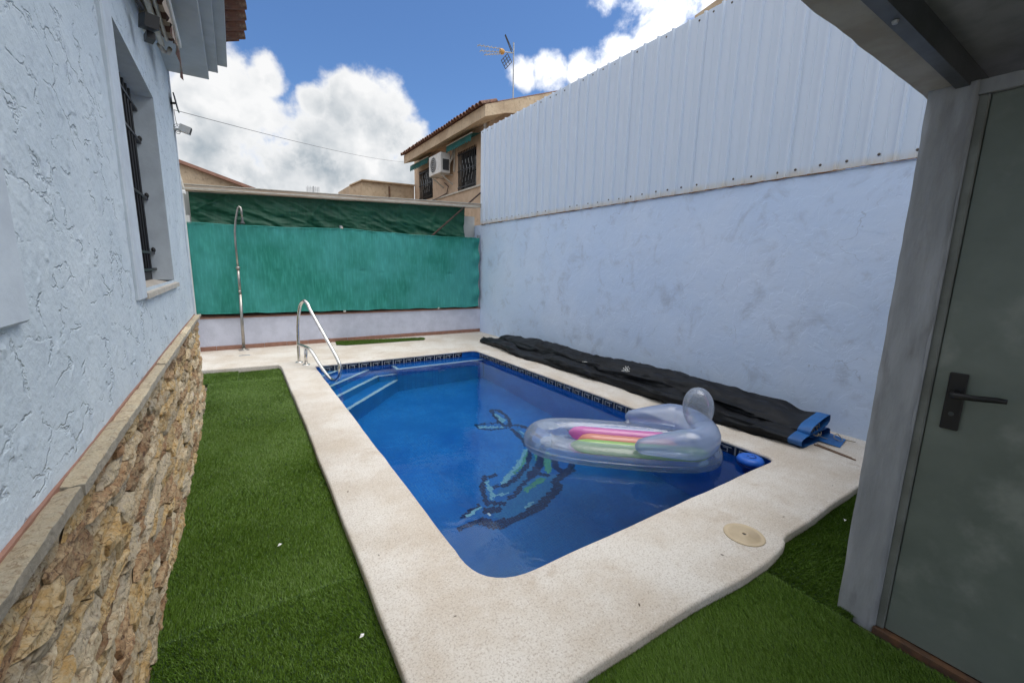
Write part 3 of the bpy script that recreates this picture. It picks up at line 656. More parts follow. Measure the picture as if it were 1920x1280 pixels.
MB().tube([(HX+0.002, HY-0.005, LZ), (HX+0.002, HY-0.005, 3.11)], 0.012, 8).build('corner_bead', 'trim', house)
# window
win = MB().box((HX-0.125, WY0-0.01, WZ0-0.01), (HX-0.115, WY1+0.01, WZ1+0.01)).build('window', 'black_plastic', house)
mb = MB(); r_ = HX-0.115
mb.add([(HX+0.004, WY1, WZ0), (r_, WY1, WZ0), (r_, WY1, WZ1), (HX+0.004, WY1, WZ1)], [(0, 1, 2, 3)])
mb.add([(HX+0.004, WY0, WZ1), (r_, WY0, WZ1), (r_, WY1, WZ1), (HX+0.004, WY1, WZ1)], [(0, 3, 2, 1)])
mb.add([(HX+0.004, WY0, WZ0), (r_, WY0, WZ0), (r_, WY0, WZ1), (HX+0.004, WY0, WZ1)], [(3, 2, 1, 0)])
mb.build('reveal', 'trim', win)
mb = MB().add([(HX+0.022, WY0-0.005, WZ0-0.022), (r_, WY0-0.005, WZ0+0.004), (r_, WY1+0.10, WZ0+0.004), (HX+0.022, WY1+0.10, WZ0-0.022), (HX+0.022, WY0-0.005, WZ0-0.048), (HX-0.01, WY0-0.005, WZ0-0.048), (HX+0.022, WY1+0.10, WZ0-0.048), (HX-0.01, WY1+0.10, WZ0-0.048)], [(0, 3, 2, 1), (0, 4, 6, 3), (4, 5, 7, 6), (3, 6, 7, 2), (0, 1, 5, 4)])
mb.build('sill', 'sill', win)
def frame_strip(y0, y1, z0, z1, parent):
    MB().box((HX-0.03, y0, z0), (HX+0.018, y1, z1), bev=0.006).build('frame', 'trim', parent)
frame_strip(WY0-0.19, WY0-0.002, WZ0-0.045, 3.1, win)
for k in range(12):
    y = WY0+0.05+k*0.09
    MB().tube([(HX-0.095, y, WZ0+0.06), (HX-0.095, y, WZ1-0.02)], 0.009, 6).build('bar', 'black_iron', win)
for z in (1.39, 1.50, 1.86, 2.22, 2.42):
    MB().box((HX-0.110, WY0+0.004, z-0.008), (HX-0.084, WY1-0.004, z+0.008)).build('rail', 'black_iron', win)
for y, z in ((3.80, 2.24), (3.80, 1.88), (3.80, 1.52)):
    MB().lathe((HX-0.088, y+0.035, z), [(0.0, -0.02), (0.010, -0.012), (0.013, 0), (0.010, 0.012), (0, 0.02)], 8).build('scroll', 'black_iron', win)
w2 = MB().box((HX-0.03, 0.2, 1.318), (HX+0.006, 1.07, 2.5)).build('window', 'dark_glass', house)
frame_strip(1.072, 1.272, 1.318, 2.52, w2)
# stone-clad foot
foot = MB().add([(-0.378, -0.8, -0.03), (-0.378, HY, -0.03), (-0.378, HY, LZ-0.033), (-0.378, -0.8, LZ-0.033), (-0.5, HY, -0.03), (-0.5, HY, LZ-0.033)], [(0, 1, 2, 3), (1, 4, 5, 2)]).build('stone_base', 'mortar', house)
def voronoi(pts, x0, x1, y0, y1, asp):
    cells = []; S = [(p[0]/asp, p[1]) for p in pts]
    for i, (px, py) in enumerate(S):
        poly = [(x0/asp, y0), (x1/asp, y0), (x1/asp, y1), (x0/asp, y1)]
        for j, (qx, qy) in enumerate(S):
            if i == j or abs(qx-px) > 0.4 or abs(qy-py) > 0.4: continue
            mx, my = (px+qx)/2, (py+qy)/2; dx, dy = qx-px, qy-py; out = []
            for k in range(len(poly)):
                a, b = poly[k], poly[(k+1) % len(poly)]; da = (a[0]-mx)*dx+(a[1]-my)*dy; db = (b[0]-mx)*dx+(b[1]-my)*dy
                if da <= 0: out.append(a)
                if da*db < 0: t_ = da/(da-db); out.append((a[0]+(b[0]-a[0])*t_, a[1]+(b[1]-a[1])*t_))
            poly = out
            if not poly: break
        cells.append([(x*asp, y) for x, y in poly])
    return cells
pts = []; ASP = 4.2; row = 0; z = 0.01
while z < 0.86:
    y = 0.62-random.random()*0.2
    while y < HY+0.02:
        pts.append((y+random.uniform(-0.05, 0.05), z+0.024+random.uniform(-0.019, 0.019))); y += random.uniform(0.13, 0.25)*(1+0.11*y)
    z += 0.051
pts = [p for p in pts if p[0] < HY-0.03]
skinds = ['stone_cream']*5+['stone_ochre']*4+['stone_brown']*4+['stone_grey']*2
for c_ in voronoi(pts, 0.45, HY-0.004, -0.01, LZ-0.036, ASP):
    if len(c_) < 3: continue
    cy = sum(p[0] for p in c_)/len(c_); cz = sum(p[1] for p in c_)/len(c_)
    # subdivide the outline and roughen it
    ol = []
    for k in range(len(c_)):
        a, b = c_[k], c_[(k+1) % len(c_)]; L = math.hypot(b[0]-a[0], b[1]-a[1]); n = max(1, min(5, int(L/0.022)))
        for q in range(n): ol.append((a[0]+(b[0]-a[0])*q/n, a[1]+(b[1]-a[1])*q/n))
    n = len(ol); pr = random.choice((0.006, 0.011, 0.015, 0.018, 0.021, 0.026)); ty, tz = random.uniform(-0.05, 0.05), random.uniform(-0.25, 0.25)
    def ring(s, d, jit):
        out = []
        for (y, zz) in ol:
            dy, dz = (y-cy)*s, (zz-cz)*s
            hh = 0.018*(fbm(np.array((cy+dy)*26), np.array((cz+dz)*40), 150, 3)-0.5)*(d > 0.004)
            out.append((-0.378+max(0.001, d+float(hh)+ty*dy+tz*dz*(d > 0.004)+random.uniform(-jit, jit)), cy+dy+random.uniform(-jit, jit)*0.8, cz+dz+random.uniform(-jit, jit)*0.5))
        return out
    vs = ring(0.985, 0.0, 0.0)+ring(0.965, pr*0.72, 0.0025)+ring(0.78, pr*0.85, 0.004)+ring(0.52, pr*1.0, 0.004)+ring(0.26, pr*1.05, 0.004)+[(-0.378+pr, cy, cz)]
    fs = [(k*n+i, k*n+(i+1) % n, (k+1)*n+(i+1) % n, (k+1)*n+i) for k in range(4) for i in range(n)]+[(4*n+i, 4*n+(i+1) % n, 5*n) for i in range(n)]
    MB().add(vs, fs).build('stone', random.choice(skinds), foot)
y = 0.35
while y < HY-0.05:
    L = min(random.uniform(0.40, 0.62), HY+0.012-y); nA, nB = 12, 7; t0 = random.uniform(-0.003, 0.003); fr_ = random.uniform(-0.004, 0.003)
    P = []
    for k in range(nA+1):
        yy = y+0.003+(L-0.006)*k/nA; e_ = 0.004*(k in (0, nA)); j = lambda s=0.003: random.uniform(-s, s)
        P.append([(-0.40, yy, LZ+t0-e_), (-0.372, yy, LZ+t0-e_+j(0.002)), (-0.358+j(), yy, LZ+t0-e_+j()), (-0.345+fr_+j(0.002), yy, LZ+t0-e_+j(0.002)), (-0.338+fr_+j(0.002), yy, LZ-0.005+j(0.002)), (-0.338+fr_+j(0.001), yy, LZ-0.031+j(0.001)), (-0.36, yy, LZ-0.033), (-0.40, yy, LZ-0.033)])
    Q = np.array(P); MB().grid(Q[:, 4::-1]).grid(Q[:, 7:3:-1], 1).add(P[0], [tuple(range(8))], 1).add(P[-1], [tuple(range(7, -1, -1))], 1).build('ledge_stone', ['stone_ledge', 'stone_sawn'], foot, smooth=False); y += L
MB().box((HX-0.01, 0.4, LZ-0.01), (HX+0.0075, HY-0.01, LZ+0.005)).build('tile_strip', 'redtile', house)
# stepped cornice and tiled eave
mb = MB()
for x1, z0, z1, y1 in ((-0.08, 3.112, 3.187, HY), (-0.005, 3.187, 3.256, HY+0.004), (0.071, 3.256, 3.33, HY+0.008)): mb.box((-3.6, -1.5, z0), (x1, y1, z1-0.001), bev=0.004)
cor = mb.build('cornice', 'soffit', house)
roof = MB().add([(0.05, -1.5, 3.335), (0.05, HY, 3.335), (-3.4, HY, 4.4), (-3.4, -1.5, 4.4)], [(0, 1, 2, 3)]).build('roof', 'rooftile', house)
def barrel(L, r, t_=0.012, n=8, up=True):
    mb = MB(); P = []
    for k in range(2):
        rr = r*(1-0.12*k)
        P.append([(k*L, -rr*math.cos(PI*i/n), (rr if up else -rr)*math.sin(PI*i/n)) for i in range(n+1)]+[(k*L, -(rr-t_)*math.cos(PI*i/n), ((rr-t_) if up else -(rr-t_))*math.sin(PI*i/n)) for i in range(n, -1, -1)])
    m_ = 2*n+2; mb.grid(np.array(P), wrap=True); mb.f.append(tuple(range(m_-1, -1, -1))); mb.m.append(0)
    mb.v = [(x, y, z) for x, y, z in mb.v]
    return mb
bt_up = shared('roof_tile', barrel(0.42, 0.085), 'rooftile', False); bt_dn = shared('roof_tile', barrel(0.42, 0.085, up=False), 'rooftile', False)
sl = math.atan2(1.065, 3.45)
for k in range(34):
    y = 4.66-k*0.17
    for me, dz, dy in ((bt_up, 0.045, 0), (bt_dn, 0.09, 0.085)):
        if me is bt_dn and y-dy < -1.4: continue
        o = place(me, 'roof_tile', roof, (0.185+random.uniform(-0.012, 0.012), y-dy, 3.315+dz), (0, sl+0.03*random.uniform(-1, 1), PI)); 
MB().box((-3.4, 4.74, 3.34), (0.04, HY-0.02, 3.40), bev=0.01).build('verge', 'soffit', house)

# things on the house: awning, floodlight, camera, solar panel, wire
aw = thing('retracted_awning', 'rolled-up brown striped awning under the eave of the white house', 'awning', (-0.27, 3.0, 2.9))
MB().tube([(-0.27, 0.2, 3.02), (-0.27, 4.06, 3.02)], 0.052, 14).build('fabric_roll', 'stripes', aw, True)
MB().box((-0.245, 0.2, 2.985), (-0.215, 4.20, 3.03), bev=0.006).build('front_bar', 'white_metal', aw)
P = []
for k in range(90):
    y = 0.3+3.95*k/89; P.append([(-0.232+0.012*math.sin(k*1.7)*s, y, 2.985-s*(0.10+0.02*math.sin(k*0.9))-0.12*s*sstep(84, 89, k)) for s in (0, 0.4, 0.8, 1.0)])
MB().grid(np.array(P)).build('valance', 'stripes', aw, True)
MB().box((-0.33, 0.2, 2.905), (-0.30, 4.02, 2.935), bev=0.005).build('folding_arm', 'off_white', aw)
MB().box((-0.29, 0.2, 2.92), (-0.272, 3.96, 2.945), bev=0.005).build('folding_arm', 'off_white', aw)
MB().tube([(-0.33, 4.0, 2.905), (-0.315, 4.08, 2.90), (-0.29, 4.10, 2.90), (-0.275, 4.05, 2.915)], 0.014, 8).build('arm_elbow', 'off_white', aw, True)
for y in (0.4, 3.7): MB().box((HX-0.004, y, 2.88), (-0.33, y+0.1, 3.06)).build('bracket', 'off_white', aw)
fl = thing('floodlight', 'black floodlight on a short arm below the awning', 'floodlight', (HX, 3.2, 2.78))
MB().tube([(HX, 2.95, 2.80), (-0.34, 3.05, 2.79), (-0.32, 3.2, 2.775)], 0.012, 8).build('arm', 'black_plastic', fl)
MB().obox((-0.305, 3.30, 2.755), (0.030, 0.012, 0.0), (-0.02, 0.05, 0.01), (0.004, 0.0, 0.035)).build('housing', 'black_plastic', fl)
MB().obox((-0.277, 3.325, 2.765), (0.004, 0.002, 0), (-0.008, 0.022, 0.004), (0.002, 0, 0.018)).build('lens', 'led', fl)
MB().obox((-0.315, 3.36, 2.70), (0.018, 0.008, 0), (-0.012, 0.04, 0), (0, 0, 0.018)).build('sensor', 'black_plastic', fl)
sc_ = thing('security_camera', 'white box security camera with looped cable on the house corner', 'camera', (HX, 5.1, 2.62))
MB().tube([(HX, 5.09, 2.625), (-0.345, 5.09, 2.625)], 0.012, 8).build('mount', 'white_metal', sc_)
MB().obox((-0.300, 5.09, 2.635), (0.040, 0.0, -0.012), (0, 0.03, 0), (0.010, 0, 0.028)).build('body', 'ac_white', sc_)
MB().obox((-0.258, 5.09, 2.622), (0.003, 0, -0.001), (0, 0.029, 0), (0.009, 0, 0.026)).build('front', 'black_plastic', sc_)
for k in range(3):
    MB().tube([(-0.352+0.018*math.cos(a)*(1+0.3*k), 5.085+0.01*k, 2.61+0.02*k+0.024*math.sin(a)) for a in [i*2*PI/14 for i in range(14)]], 0.0025, 5, closed=True).build('cable_loop', 'cable', sc_)
sp = thing('solar_panel', 'small dark solar panel standing off the house corner above the camera', 'solar panel', (HX, 5.1, 2.83))
MB().tube([(HX-0.01, 5.09, 2.838), (-0.345, 5.075, 2.842)], 0.010, 8).build('mount', 'black_plastic', sp)
MB().obox((-0.342, 5.07, 2.845), (0.009, 0, -0.062), (0, 0.075, 0), (0.005, 0, 0.001)).build('panel', 'panel_blue', sp)
MB().tube([(-0.365, 5.09, 2.79), (-0.36, 5.09, 2.70), (-0.352, 5.088, 2.65)], 0.0025, 5).build('lead', 'cable', sp)
pts = []
for k in range(21):
    t_ = k/20; pts.append((HX+0.02+(4.66-HX-0.02)*t_, 5.1+(13.4-5.1)*t_, 2.79+(4.62-2.79)*t_-0.30*4*t_*(1-t_)*0.25))
tag(MB().tube(pts, 0.0028, 5).build('overhead_wire', 'cable'), 'thin overhead wire from the house corner to the neighbour eave', 'wire')

# ---------------------------------------------------------------- right-hand wall and sheet metal screen
rw = thing('rendered_wall', 'tall pale blue rendered wall along the right side of the pool', 'wall', (4.45, 4.0, 0))
ys = np.linspace(-1.0, 8.35, 160); zs = np.linspace(-0.03, 2.335, 50); Y, Z = np.meshgrid(ys, zs, indexing='ij')
X = 4.40+0.02*(fbm(Y*0.7, Z*0.8, 5, 3)-0.5); P = np.stack([X, Y, Z], -1)-np.array(rw['_base'])
np_mesh('wall_face', P.reshape(-1, 3), gridfaces(*Y.shape), 'bluewall', rw)
MB().add([(4.40, -1, 2.333), (4.40, 8.35, 2.333), (4.60, 8.35, 2.333), (4.60, -1, 2.333), (4.6, 8.35, 0), (4.40, 8.35, 0), (4.6, -1, 0)], [(0, 3, 2, 1), (1, 2, 4, 5), (3, 6, 4, 2)]).build('wall_body', 'lowwall', rw)
sh = thing('metal_sheet_screen', 'white profiled metal sheet screen standing on the right-hand wall', 'screen', (4.40, 8.05, 2.345))
SH = 1.835
def panel():
    prof = []
    for k in range(5):
        b = k*0.2; prof += [(b, 0), (b+0.148, 0), (b+0.158, 0.030), (b+0.178, 0.030), (b+0.188, 0)]
        prof.insert(len(prof)-4, (b+0.072, 0)); prof.insert(len(prof)-4, (b+0.076, 0.005)); prof.insert(len(prof)-4, (b+0.084, 0.005)); prof.insert(len(prof)-4, (b+0.088, 0))
    prof.append((1.0, 0))
    mb = MB(); mb.grid(np.array([[(-h, -y, z) for y, h in prof] for z in (0, SH)])); mb.grid(np.array([[(-h+0.0025, -y, z) for y, h in prof] for z in (0, SH)])[::-1]); return mb
pm = shared('sheet_panel', panel(), 'sheet')
for k in range(10):
    place(pm, 'sheet_panel', sh, (4.395-0.003*(k % 2), 8.04-k*0.998, 2.340+random.uniform(-0.004, 0.004)))
scr = shared('screw', MB().lathe((0, 0, 0), [(0.011, 0), (0.011, -0.004), (0.005, -0.008), (0, -0.009)], 8, axis='X'), 'screw')
for k in range(44):
    y = 7.98-k*0.2
    if y < 0.9: break
    if random.random() < 0.8: place(scr, 'screw', sh, (4.394, y+random.uniform(-0.03, 0.03), 2.405+random.uniform(-0.008, 0.008)))
    if random.random() < 0.7: place(scr, 'screw', sh, (4.394, y+random.uniform(-0.03, 0.03), 4.13+random.uniform(-0.008, 0.008)))
P = []
for k in range(120):
    y = 8.0-k*0.075; P.append([(4.392-0.012*abs(random.random()), y, 2.330+random.uniform(-0.006, 0.006)), (4.388, y, 2.336+random.uniform(-0.004, 0.006)), (4.40, y, 2.345)])
MB().grid(np.array(P)).build('mortar_joint', 'rust', sh)
for y in np.arange(0.5, 8.1, 1.5): MB().box((4.42, y-0.03, 2.0), (4.47, y+0.03, 4.1)).build('post', 'galv', sh)

# ---------------------------------------------------------------- far boundary: low wall, shade cloth, tarpaulin, beam
lw = thing('low_wall', 'low lilac-white rendered wall with red tile skirting at the far end', 'wall', (1.9, 8.1, 0))
mb = MB().box((-3.2, 8.02, -0.03), (4.40, 8.22, 0.566)); mb.build('wall', 'lowwall', lw)
MB().box((-3.2, 8.008, 0.568), (4.40, 8.22, 0.586)).build('cap', 'redtile', lw)
x = -3.0
while x < 4.36:
    L = min(0.33, 4.39-x); MB().box((x, 8.004, CT), (x+L-0.005, 8.019, 0.128+random.uniform(-0.002, 0.002)), bev=0.002).build('skirting_tile', 'redtile', lw); x += 0.33
ms = thing('shade_cloth', 'bright green shade cloth stretched above the low wall', 'shade cloth', (1.9, 7.99, 0.62))
xs = np.linspace(-0.578, 4.335, 220); zs = np.linspace(0, 1, 70); X, S = np.meshgrid(xs, zs, indexing='ij')
top = np.interp(X, [-0.6, 0.3, 1.0, 1.60, 1.66, 2.2, 3.0, 3.8, 4.34], [2.005, 2.012, 2.03, 2.062, 2.062, 2.045, 2.03, 2.035, 2.055])+0.004*np.sin(X*38)
bot = np.interp(X, [-0.6, 1.5, 3, 4.34], [0.655, 0.640, 0.630, 0.622])+0.006*np.sin(X*9)+0.004*np.sin(X*31)
Z = bot+(top-bot)*S
W_ = 0.07*(fbm(X*1.2, S*1.1, 8, 3)-0.5)+0.018*(fbm(X*8+S*4, S*2.5-X*2, 18, 4)-0.5)+0.03*np.abs(fbm(X*2.1+S*1.5, S*1.7-X*0.6, 48, 3)-0.5)+0.007*np.sin(X*26+S*3)*sstep(0.85, 1.0, S)+0.008*np.sin(X*21-S*2)*sstep(0.18, 0.0, S)+0.03*(np.exp(-((X-4.3)/0.10)**2))*np.sin(S*24)
W_ = W_-0.02*np.exp(-((X-1.60)/0.03)**2)
for k in range(11):
    xc = 0.55+k*0.345; zc = 1.32+0.02*math.sin(k*2); W_ = W_+(0.018*random.random() if k > 3 else 0.006)*np.exp(-((X-xc)/0.05)**2-((Z-zc)/0.02)**2)
P = np.stack([X, 7.975+W_, Z], -1)-np.array(ms['_base']); np_mesh('cloth', P.reshape(-1, 3), gridfaces(*X.shape), 'mesh_green', ms)
MB().tube([(float(a), 7.968, float(b)+0.004) for a, b in zip(xs[::6], top[::6, 0])], 0.007, 6).build('top_hem', 'mesh_green', ms, True)
MB().tube([(float(a), 7.972, float(b)-0.003) for a, b in zip(xs[::6], bot[::6, 0])], 0.008, 6).build('bottom_hem', 'mesh_green', ms, True)
for x in (-0.55, 1.60, 4.36): MB().box((x-0.022, 8.03, 0.60), (x+0.022, 8.07, 2.12)).build('post', 'white_metal' if x < 0 else 'galv', ms)
for x, z in ((1.60, 2.08), (1.58, 0.618), (3.40, 0.612), (-0.53, 0.638)): MB().box((x-0.018, 7.955, z-0.014), (x+0.018, 7.975, z+0.014)).build('clip', 'off_white', ms)
tp = thing('dark_tarpaulin', 'dark green tarpaulin hanging behind the bright shade cloth', 'tarpaulin', (1.8, 8.14, 2.0))
xs = np.linspace(-0.52, 4.08, 240); X, S = np.meshgrid(xs, np.linspace(0, 1, 60), indexing='ij'); top = 2.475+0.0425*(X+0.5); Z = 1.98+(top-1.98)*S
W_ = 0.14*(fbm(X*1.6+S, S*2.2-X*0.5, 28, 4)-0.5)+0.13*np.abs(fbm(X*3+S*2.2, S*2.6+X*0.8, 38, 3)-0.5)
for xc, dr in ((0.25, 0.5), (1.35, -0.4), (1.45, 0.6), (3.5, -0.3), (0.0, -0.9), (2.7, 0.2)): W_ = W_-0.035*np.exp(-((X-xc-dr*(1-S))/(0.03+0.05*(1-S)))**2)*S
P = np.stack([X, 8.14+W_*np.clip(1.15-S*0.6, 0, 1), Z], -1)-np.array(tp['_base']); np_mesh('sheet', P.reshape(-1, 3), gridfaces(*X.shape), 'tarp_dark', tp)
bk = thing('yard_partition', 'pale grey partition behind the dark tarpaulin with striped roof edge on top', 'partition', (1.9, 8.3, 0))
MB().box((-0.60, 8.30, 1.9), (4.395, 8.36, 2.52)).build('panel', 'greypanel', bk)
MB().box((-3.0, 8.225, 0.5), (4.395, 8.29, 1.95)).build('gap_shade_panel', 'brace_rust', bk)  # dark brown panel added to stand in for shade in the gap under the cloth
a, b = Vector((-0.62, 8.12, 2.515)), Vector((4.40, 8.12, 2.715)); d = (b-a)/2; c = (a+b)/2
MB().obox(c, d, (0, 0.10, 0), (0, 0, 0.035)).build('beam', 'beam', bk)
MB().obox(c+Vector((0, -0.035, 0.041)), d, (0, 0.085, 0), (0, 0, 0.005)).build('flashing', 'off_white', bk)
MB().obox(c+Vector((0, -0.104, -0.012)), d, (0, 0.003, 0), (0, 0, 0.008)).build('batten', 'off_white', bk)
po = thing('white_post', 'white post with slanting pipe arm between the house corner and shade cloth', 'post', (-0.6, 7.93, 0))
MB().box((-0.63, 7.90, 0.06), (-0.565, 7.96, 2.47), bev=0.004).build('post', 'white_metal', po)
MB().tube([(-0.63, 7.86, 2.92), (-0.615, 7.86, 2.82), (-0.56, 7.86, 2.50), (-0.55, 7.86, 2.44)], 0.020, 10).build('pipe_arm', 'off_white', po, True)
MB().box((-0.60, 7.83, 2.39), (-0.53, 7.90, 2.45), bev=0.01).build('joint', 'white_metal', po)
tag(MB().tube([(3.27, 8.03, 2.02), (4.40, 8.05, 2.985)], 0.018, 8).build('brace_bar', 'brace_rust'), 'rusty diagonal brace bar in front of the dark tarpaulin', 'bar')

# ---------------------------------------------------------------- neighbouring houses
nb = thing('beige_house', 'two-storey beige house with tiled eave and barred windows beyond the fence', 'house', (5.2, 11.5, 0))
NX = 5.2; NY0, NY1 = 9.10, 14.09
wins = [(9.74, 10.74, 3.45, 4.44), (12.54, 13.60, 3.52, 4.44)]
mb = MB(); cuts = [NY0]+[v for w_ in wins for v in w_[:2]]+[NY1]
def wq(y0, y1, z0, z1): mb.add([(NX, y0, z0), (NX, y1, z0), (NX, y1, z1), (NX, y0, z1)], [(3, 2, 1, 0)])
wq(NY0, wins[0][0], 0, 4.95); wq(wins[0][1], wins[1][0], 0, 4.95); wq(wins[1][1], NY1, 0, 4.95)
for y0, y1, z0, z1 in wins: wq(y0, y1, 0, z0); wq(y0, y1, z1, 4.95)
mb.add([(NX, NY0, 0), (12, NY0, 0), (12, NY0, 7.0), (NX, NY0, 4.95)], [(0, 1, 2, 3)]); mb.add([(NX, NY1, 0), (12, NY1, 0), (12, NY1, 7.0), (NX, NY1, 4.95)], [(3, 2, 1, 0)])
mb.build('wall', 'beige', nb)
MB().box((NX-0.035, NY0, 3.42), (NX-0.001, NY1, 3.46)).build('string_course', 'off_white', nb)
for y0, y1, z0, z1 in wins:
    wn = MB().box((NX+0.10, y0, z0), (NX+0.12, y1, z1)).build('window', 'dark_glass', nb)
    mb = MB()
    for q in ((y0, y0, z0, z1), (y1, y1, z0, z1)): mb.add([(NX, q[0], q[2]), (NX+0.1, q[0], q[2]), (NX+0.1, q[0], q[3]), (NX, q[0], q[3])], [(0, 1, 2, 3)])
    for zz in (z0, z1): mb.add([(NX, y0, zz), (NX+0.1, y0, zz), (NX+0.1, y1, zz), (NX, y1, zz)], [(0, 1, 2, 3)])
    mb.build('reveal', 'beige', wn)
    for k in range(11):
        y = y0+(y1-y0)*(k+0.5)/11; MB().tube([(NX-0.03, y, z0+0.01), (NX-0.03, y, z1-0.01)], 0.010, 5).build('bar', 'black_iron', wn)
    for z in (z0+0.08, z0+0.5*(z1-z0), z1-0.08): MB().box((NX-0.04, y0, z-0.012), (NX-0.02, y1, z+0.012)).build('rail', 'black_iron', wn)
    for k in range(5):
        y = y0+(y1-y0)*(k+1)/6; MB().tube([(NX-0.032, y+0.045*math.cos(t_*0.7), z0+0.2+0.06*t_) for t_ in range(10)], 0.006, 5).build('scroll', 'galv', wn)
EX = 4.70; EY0, EY1 = 8.42, 13.65; ez = 4.625
rf = MB().add([(EX, EY0, ez), (EX, EY1, ez), (EX, EY1, ez+0.24), (EX, EY0, ez+0.24), (NX, EY0, ez+0.17), (NX, EY1, ez+0.17), (9.0, EY0, ez+0.24+4.3*0.355), (9.0, EY1, ez+0.24+4.3*0.355), (9.0, EY0, ez+0.9), (12.5, EY0, 5.2), (12.5, EY1, 5.2)],
    [(0, 3, 2, 1), (0, 1, 5, 4), (3, 6, 7, 2), (0, 4, 8, 6, 3), (6, 9, 10, 7), (8, 9, 6)]).build('roof', 'beige_dark', nb)
for k in range(34):
    y = EY0+0.06+k*0.155
    if y > EY1: break
    place(bt_up, 'roof_tile', rf, (EX-0.09+random.uniform(-0.015, 0.015), y, ez+0.225), (0, -math.atan(0.355), 0), (1, 0.92, 0.92))
for k in range(20):
    x = EX+0.05+k*0.22; place(bt_up, 'verge_tile', rf, (x-0.05, EY0+0.03, ez+0.222+(x-EX)*0.355), (0, -math.atan(0.355), 0), (0.72, 0.42, 0.32))
for y0, y1 in ((9.50, 10.95), (12.25, 13.75)):
    a_ = MB(); P = []
    n = 40
    for k in range(n+1):
        y = y0+(y1-y0)*k/n; sc2 = 0.03*abs(math.sin(k*PI/4)); P.append([(NX-0.01, y, 4.64), (NX-0.26, y, 4.60), (NX-0.275, y, 4.50), (NX-0.275+0.01*math.sin(k*1.3), y, 4.45-sc2)])
    a_.grid(np.array(P)).build('window_awning', 'awn_green', nb)
    MB().box((NX-0.27, y0, 4.595), (NX-0.24, y1, 4.612)).build('awning_bar', 'white_metal', nb)
for y in (10.95, 12.2): MB().tube([(NX-0.02, y, 4.6), (NX-0.03, y+0.02, 4.0)], 0.018, 8).build('pipe', 'off_white', nb)
MB().tube([(NX-0.03, 9.26, 4.85), (NX-0.04, 9.26, 3.3)], 0.035, 10).build('downpipe', 'white_metal', nb)
MB().tube([(NX-0.03, 11.6, 3.80), (NX-0.05, 11.3, 3.66), (NX-0.03, 11.45, 3.5), (NX-0.03, 12.0, 3.45), (NX-0.03, 12.5, 3.43)], 0.014, 6).build('drain_hose', 'brace_rust', nb, True)
ac = thing('air_conditioner', 'white air conditioner unit bracketed to the beige house between its windows', 'air conditioner', (4.98, 11.4, 3.93))
MB().box((4.80, 11.02, 3.95), (5.08, 11.84, 4.47), bev=0.012).build('casing', 'ac_white', ac)
MB().lathe((4.80, 11.52, 4.21), [(0.0, -0.008), (0.19, -0.008), (0.20, 0.0)], 28, axis='X').build('fan_grille', 'ac_dark', ac)
for r0 in (0.05, 0.1, 0.15, 0.2): MB().tube([(4.787, 11.52+r0*math.cos(a), 4.21+r0*math.sin(a)) for a in [i*2*PI/28 for i in range(28)]], 0.004, 4, closed=True).build('grille_ring', 'ac_white', ac)
MB().box((4.86, 11.012, 4.02), (5.04, 11.02, 4.30)).build('side_vent', 'ac_dark', ac)
for y in (11.12, 11.74): MB().box((4.80, y-0.015, 3.925), (5.2, y+0.015, 3.947)).build('bracket', 'off_white', ac); MB().obox((5.03, y, 3.80), (0.17, 0, -0.11), (0, 0.012, 0), (0.01, 0, 0.014)).build('strut', 'off_white', ac)
MB().tube([(5.06, 11.05, 4.2), (5.12, 10.98, 4.35), (5.17, 10.97, 4.58)], 0.03, 8).build('insulated_pipe', 'off_white', ac, True)
an = thing('roof_antenna', 'television antenna on a pole above the beige house roof', 'antenna', (5.89, 9.2, 5.1))
MB().tube([(5.905, 9.2, 5.0), (5.884, 9.2, 6.68)], 0.016, 8).build('pole', 'galv', an)
hub = Vector((5.56, 9.2, 6.40)); MB().lathe((5.56, 9.2, 6.40), [(0, -0.06), (0.05, -0.05), (0.065, 0), (0.05, 0.05), (0, 0.06)], 10, axis='X').build('junction_box', 'orange_plastic', an)
MB().tube([hub, (5.90, 9.2, 6.46)], 0.012, 6).build('boom', 'galv', an)
for a in ((4.92, 9.2, 6.36), (4.985, 9.2, 6.265), (5.10, 9.2, 6.215)):
    MB().tube([hub+Vector((0, 0, (a[2]-6.28)*0.9*0.8+0.0)), a], 0.009, 5).build('boom', 'galv', an)
    for k in range(6):
        t_ = 0.15+0.16*k; p = hub.lerp(Vector(a), t_)+Vector((0, 0, (a[2]-6.28)*0.7*(1-t_))); MB().tube([p+Vector((0, -0.07, 0.0)), p+Vector((0, 0.07, 0))], 0.005, 4).build('element', 'galv', an)
MB().tube([(5.64, 9.2, 6.77), (5.83, 9.2, 6.46)], 0.012, 5).tube([(5.60, 9.12, 6.74), (5.80, 9.12, 6.46)], 0.010, 5).build('reflector_rod', 'ac_dark', an)
mb = MB()
for t_ in (0, 0.33, 0.66, 1.0):
    mb.tube([(5.55+0.12*t_, 9.2, 6.21-0.15*t_), (5.72+0.12*t_, 9.2, 6.40-0.15*t_)], 0.009, 5); mb.tube([(5.55+0.17*t_, 9.2, 6.21+0.19*t_), (5.67+0.17*t_, 9.2, 6.06+0.19*t_)], 0.008, 5)
mb.build('reflector_grid', 'ac_dark', an)
n2 = thing('gabled_house', 'tan gabled house behind the fence on the left with red tile edge', 'house', (-1.5, 12.2, 0))
MB().add([(-5.5, 12, 0), (0.9, 12, 0), (0.9, 12, 2.98), (-0.92, 12, 3.545), (-5.5, 12, 4.97), (-5.5, 15, 0), (0.9, 15, 0), (0.9, 15, 2.98)], [(0, 1, 2, 3, 4), (1, 6, 7, 2)]).build('wall', 'beige_dark', n2)
MB().obox((-2.3, 13.4, 4.005), (3.35, 0, -1.043), (0, 1.52, 0), (0.015, 0, 0.03)).build('roof', 'redtile', n2)
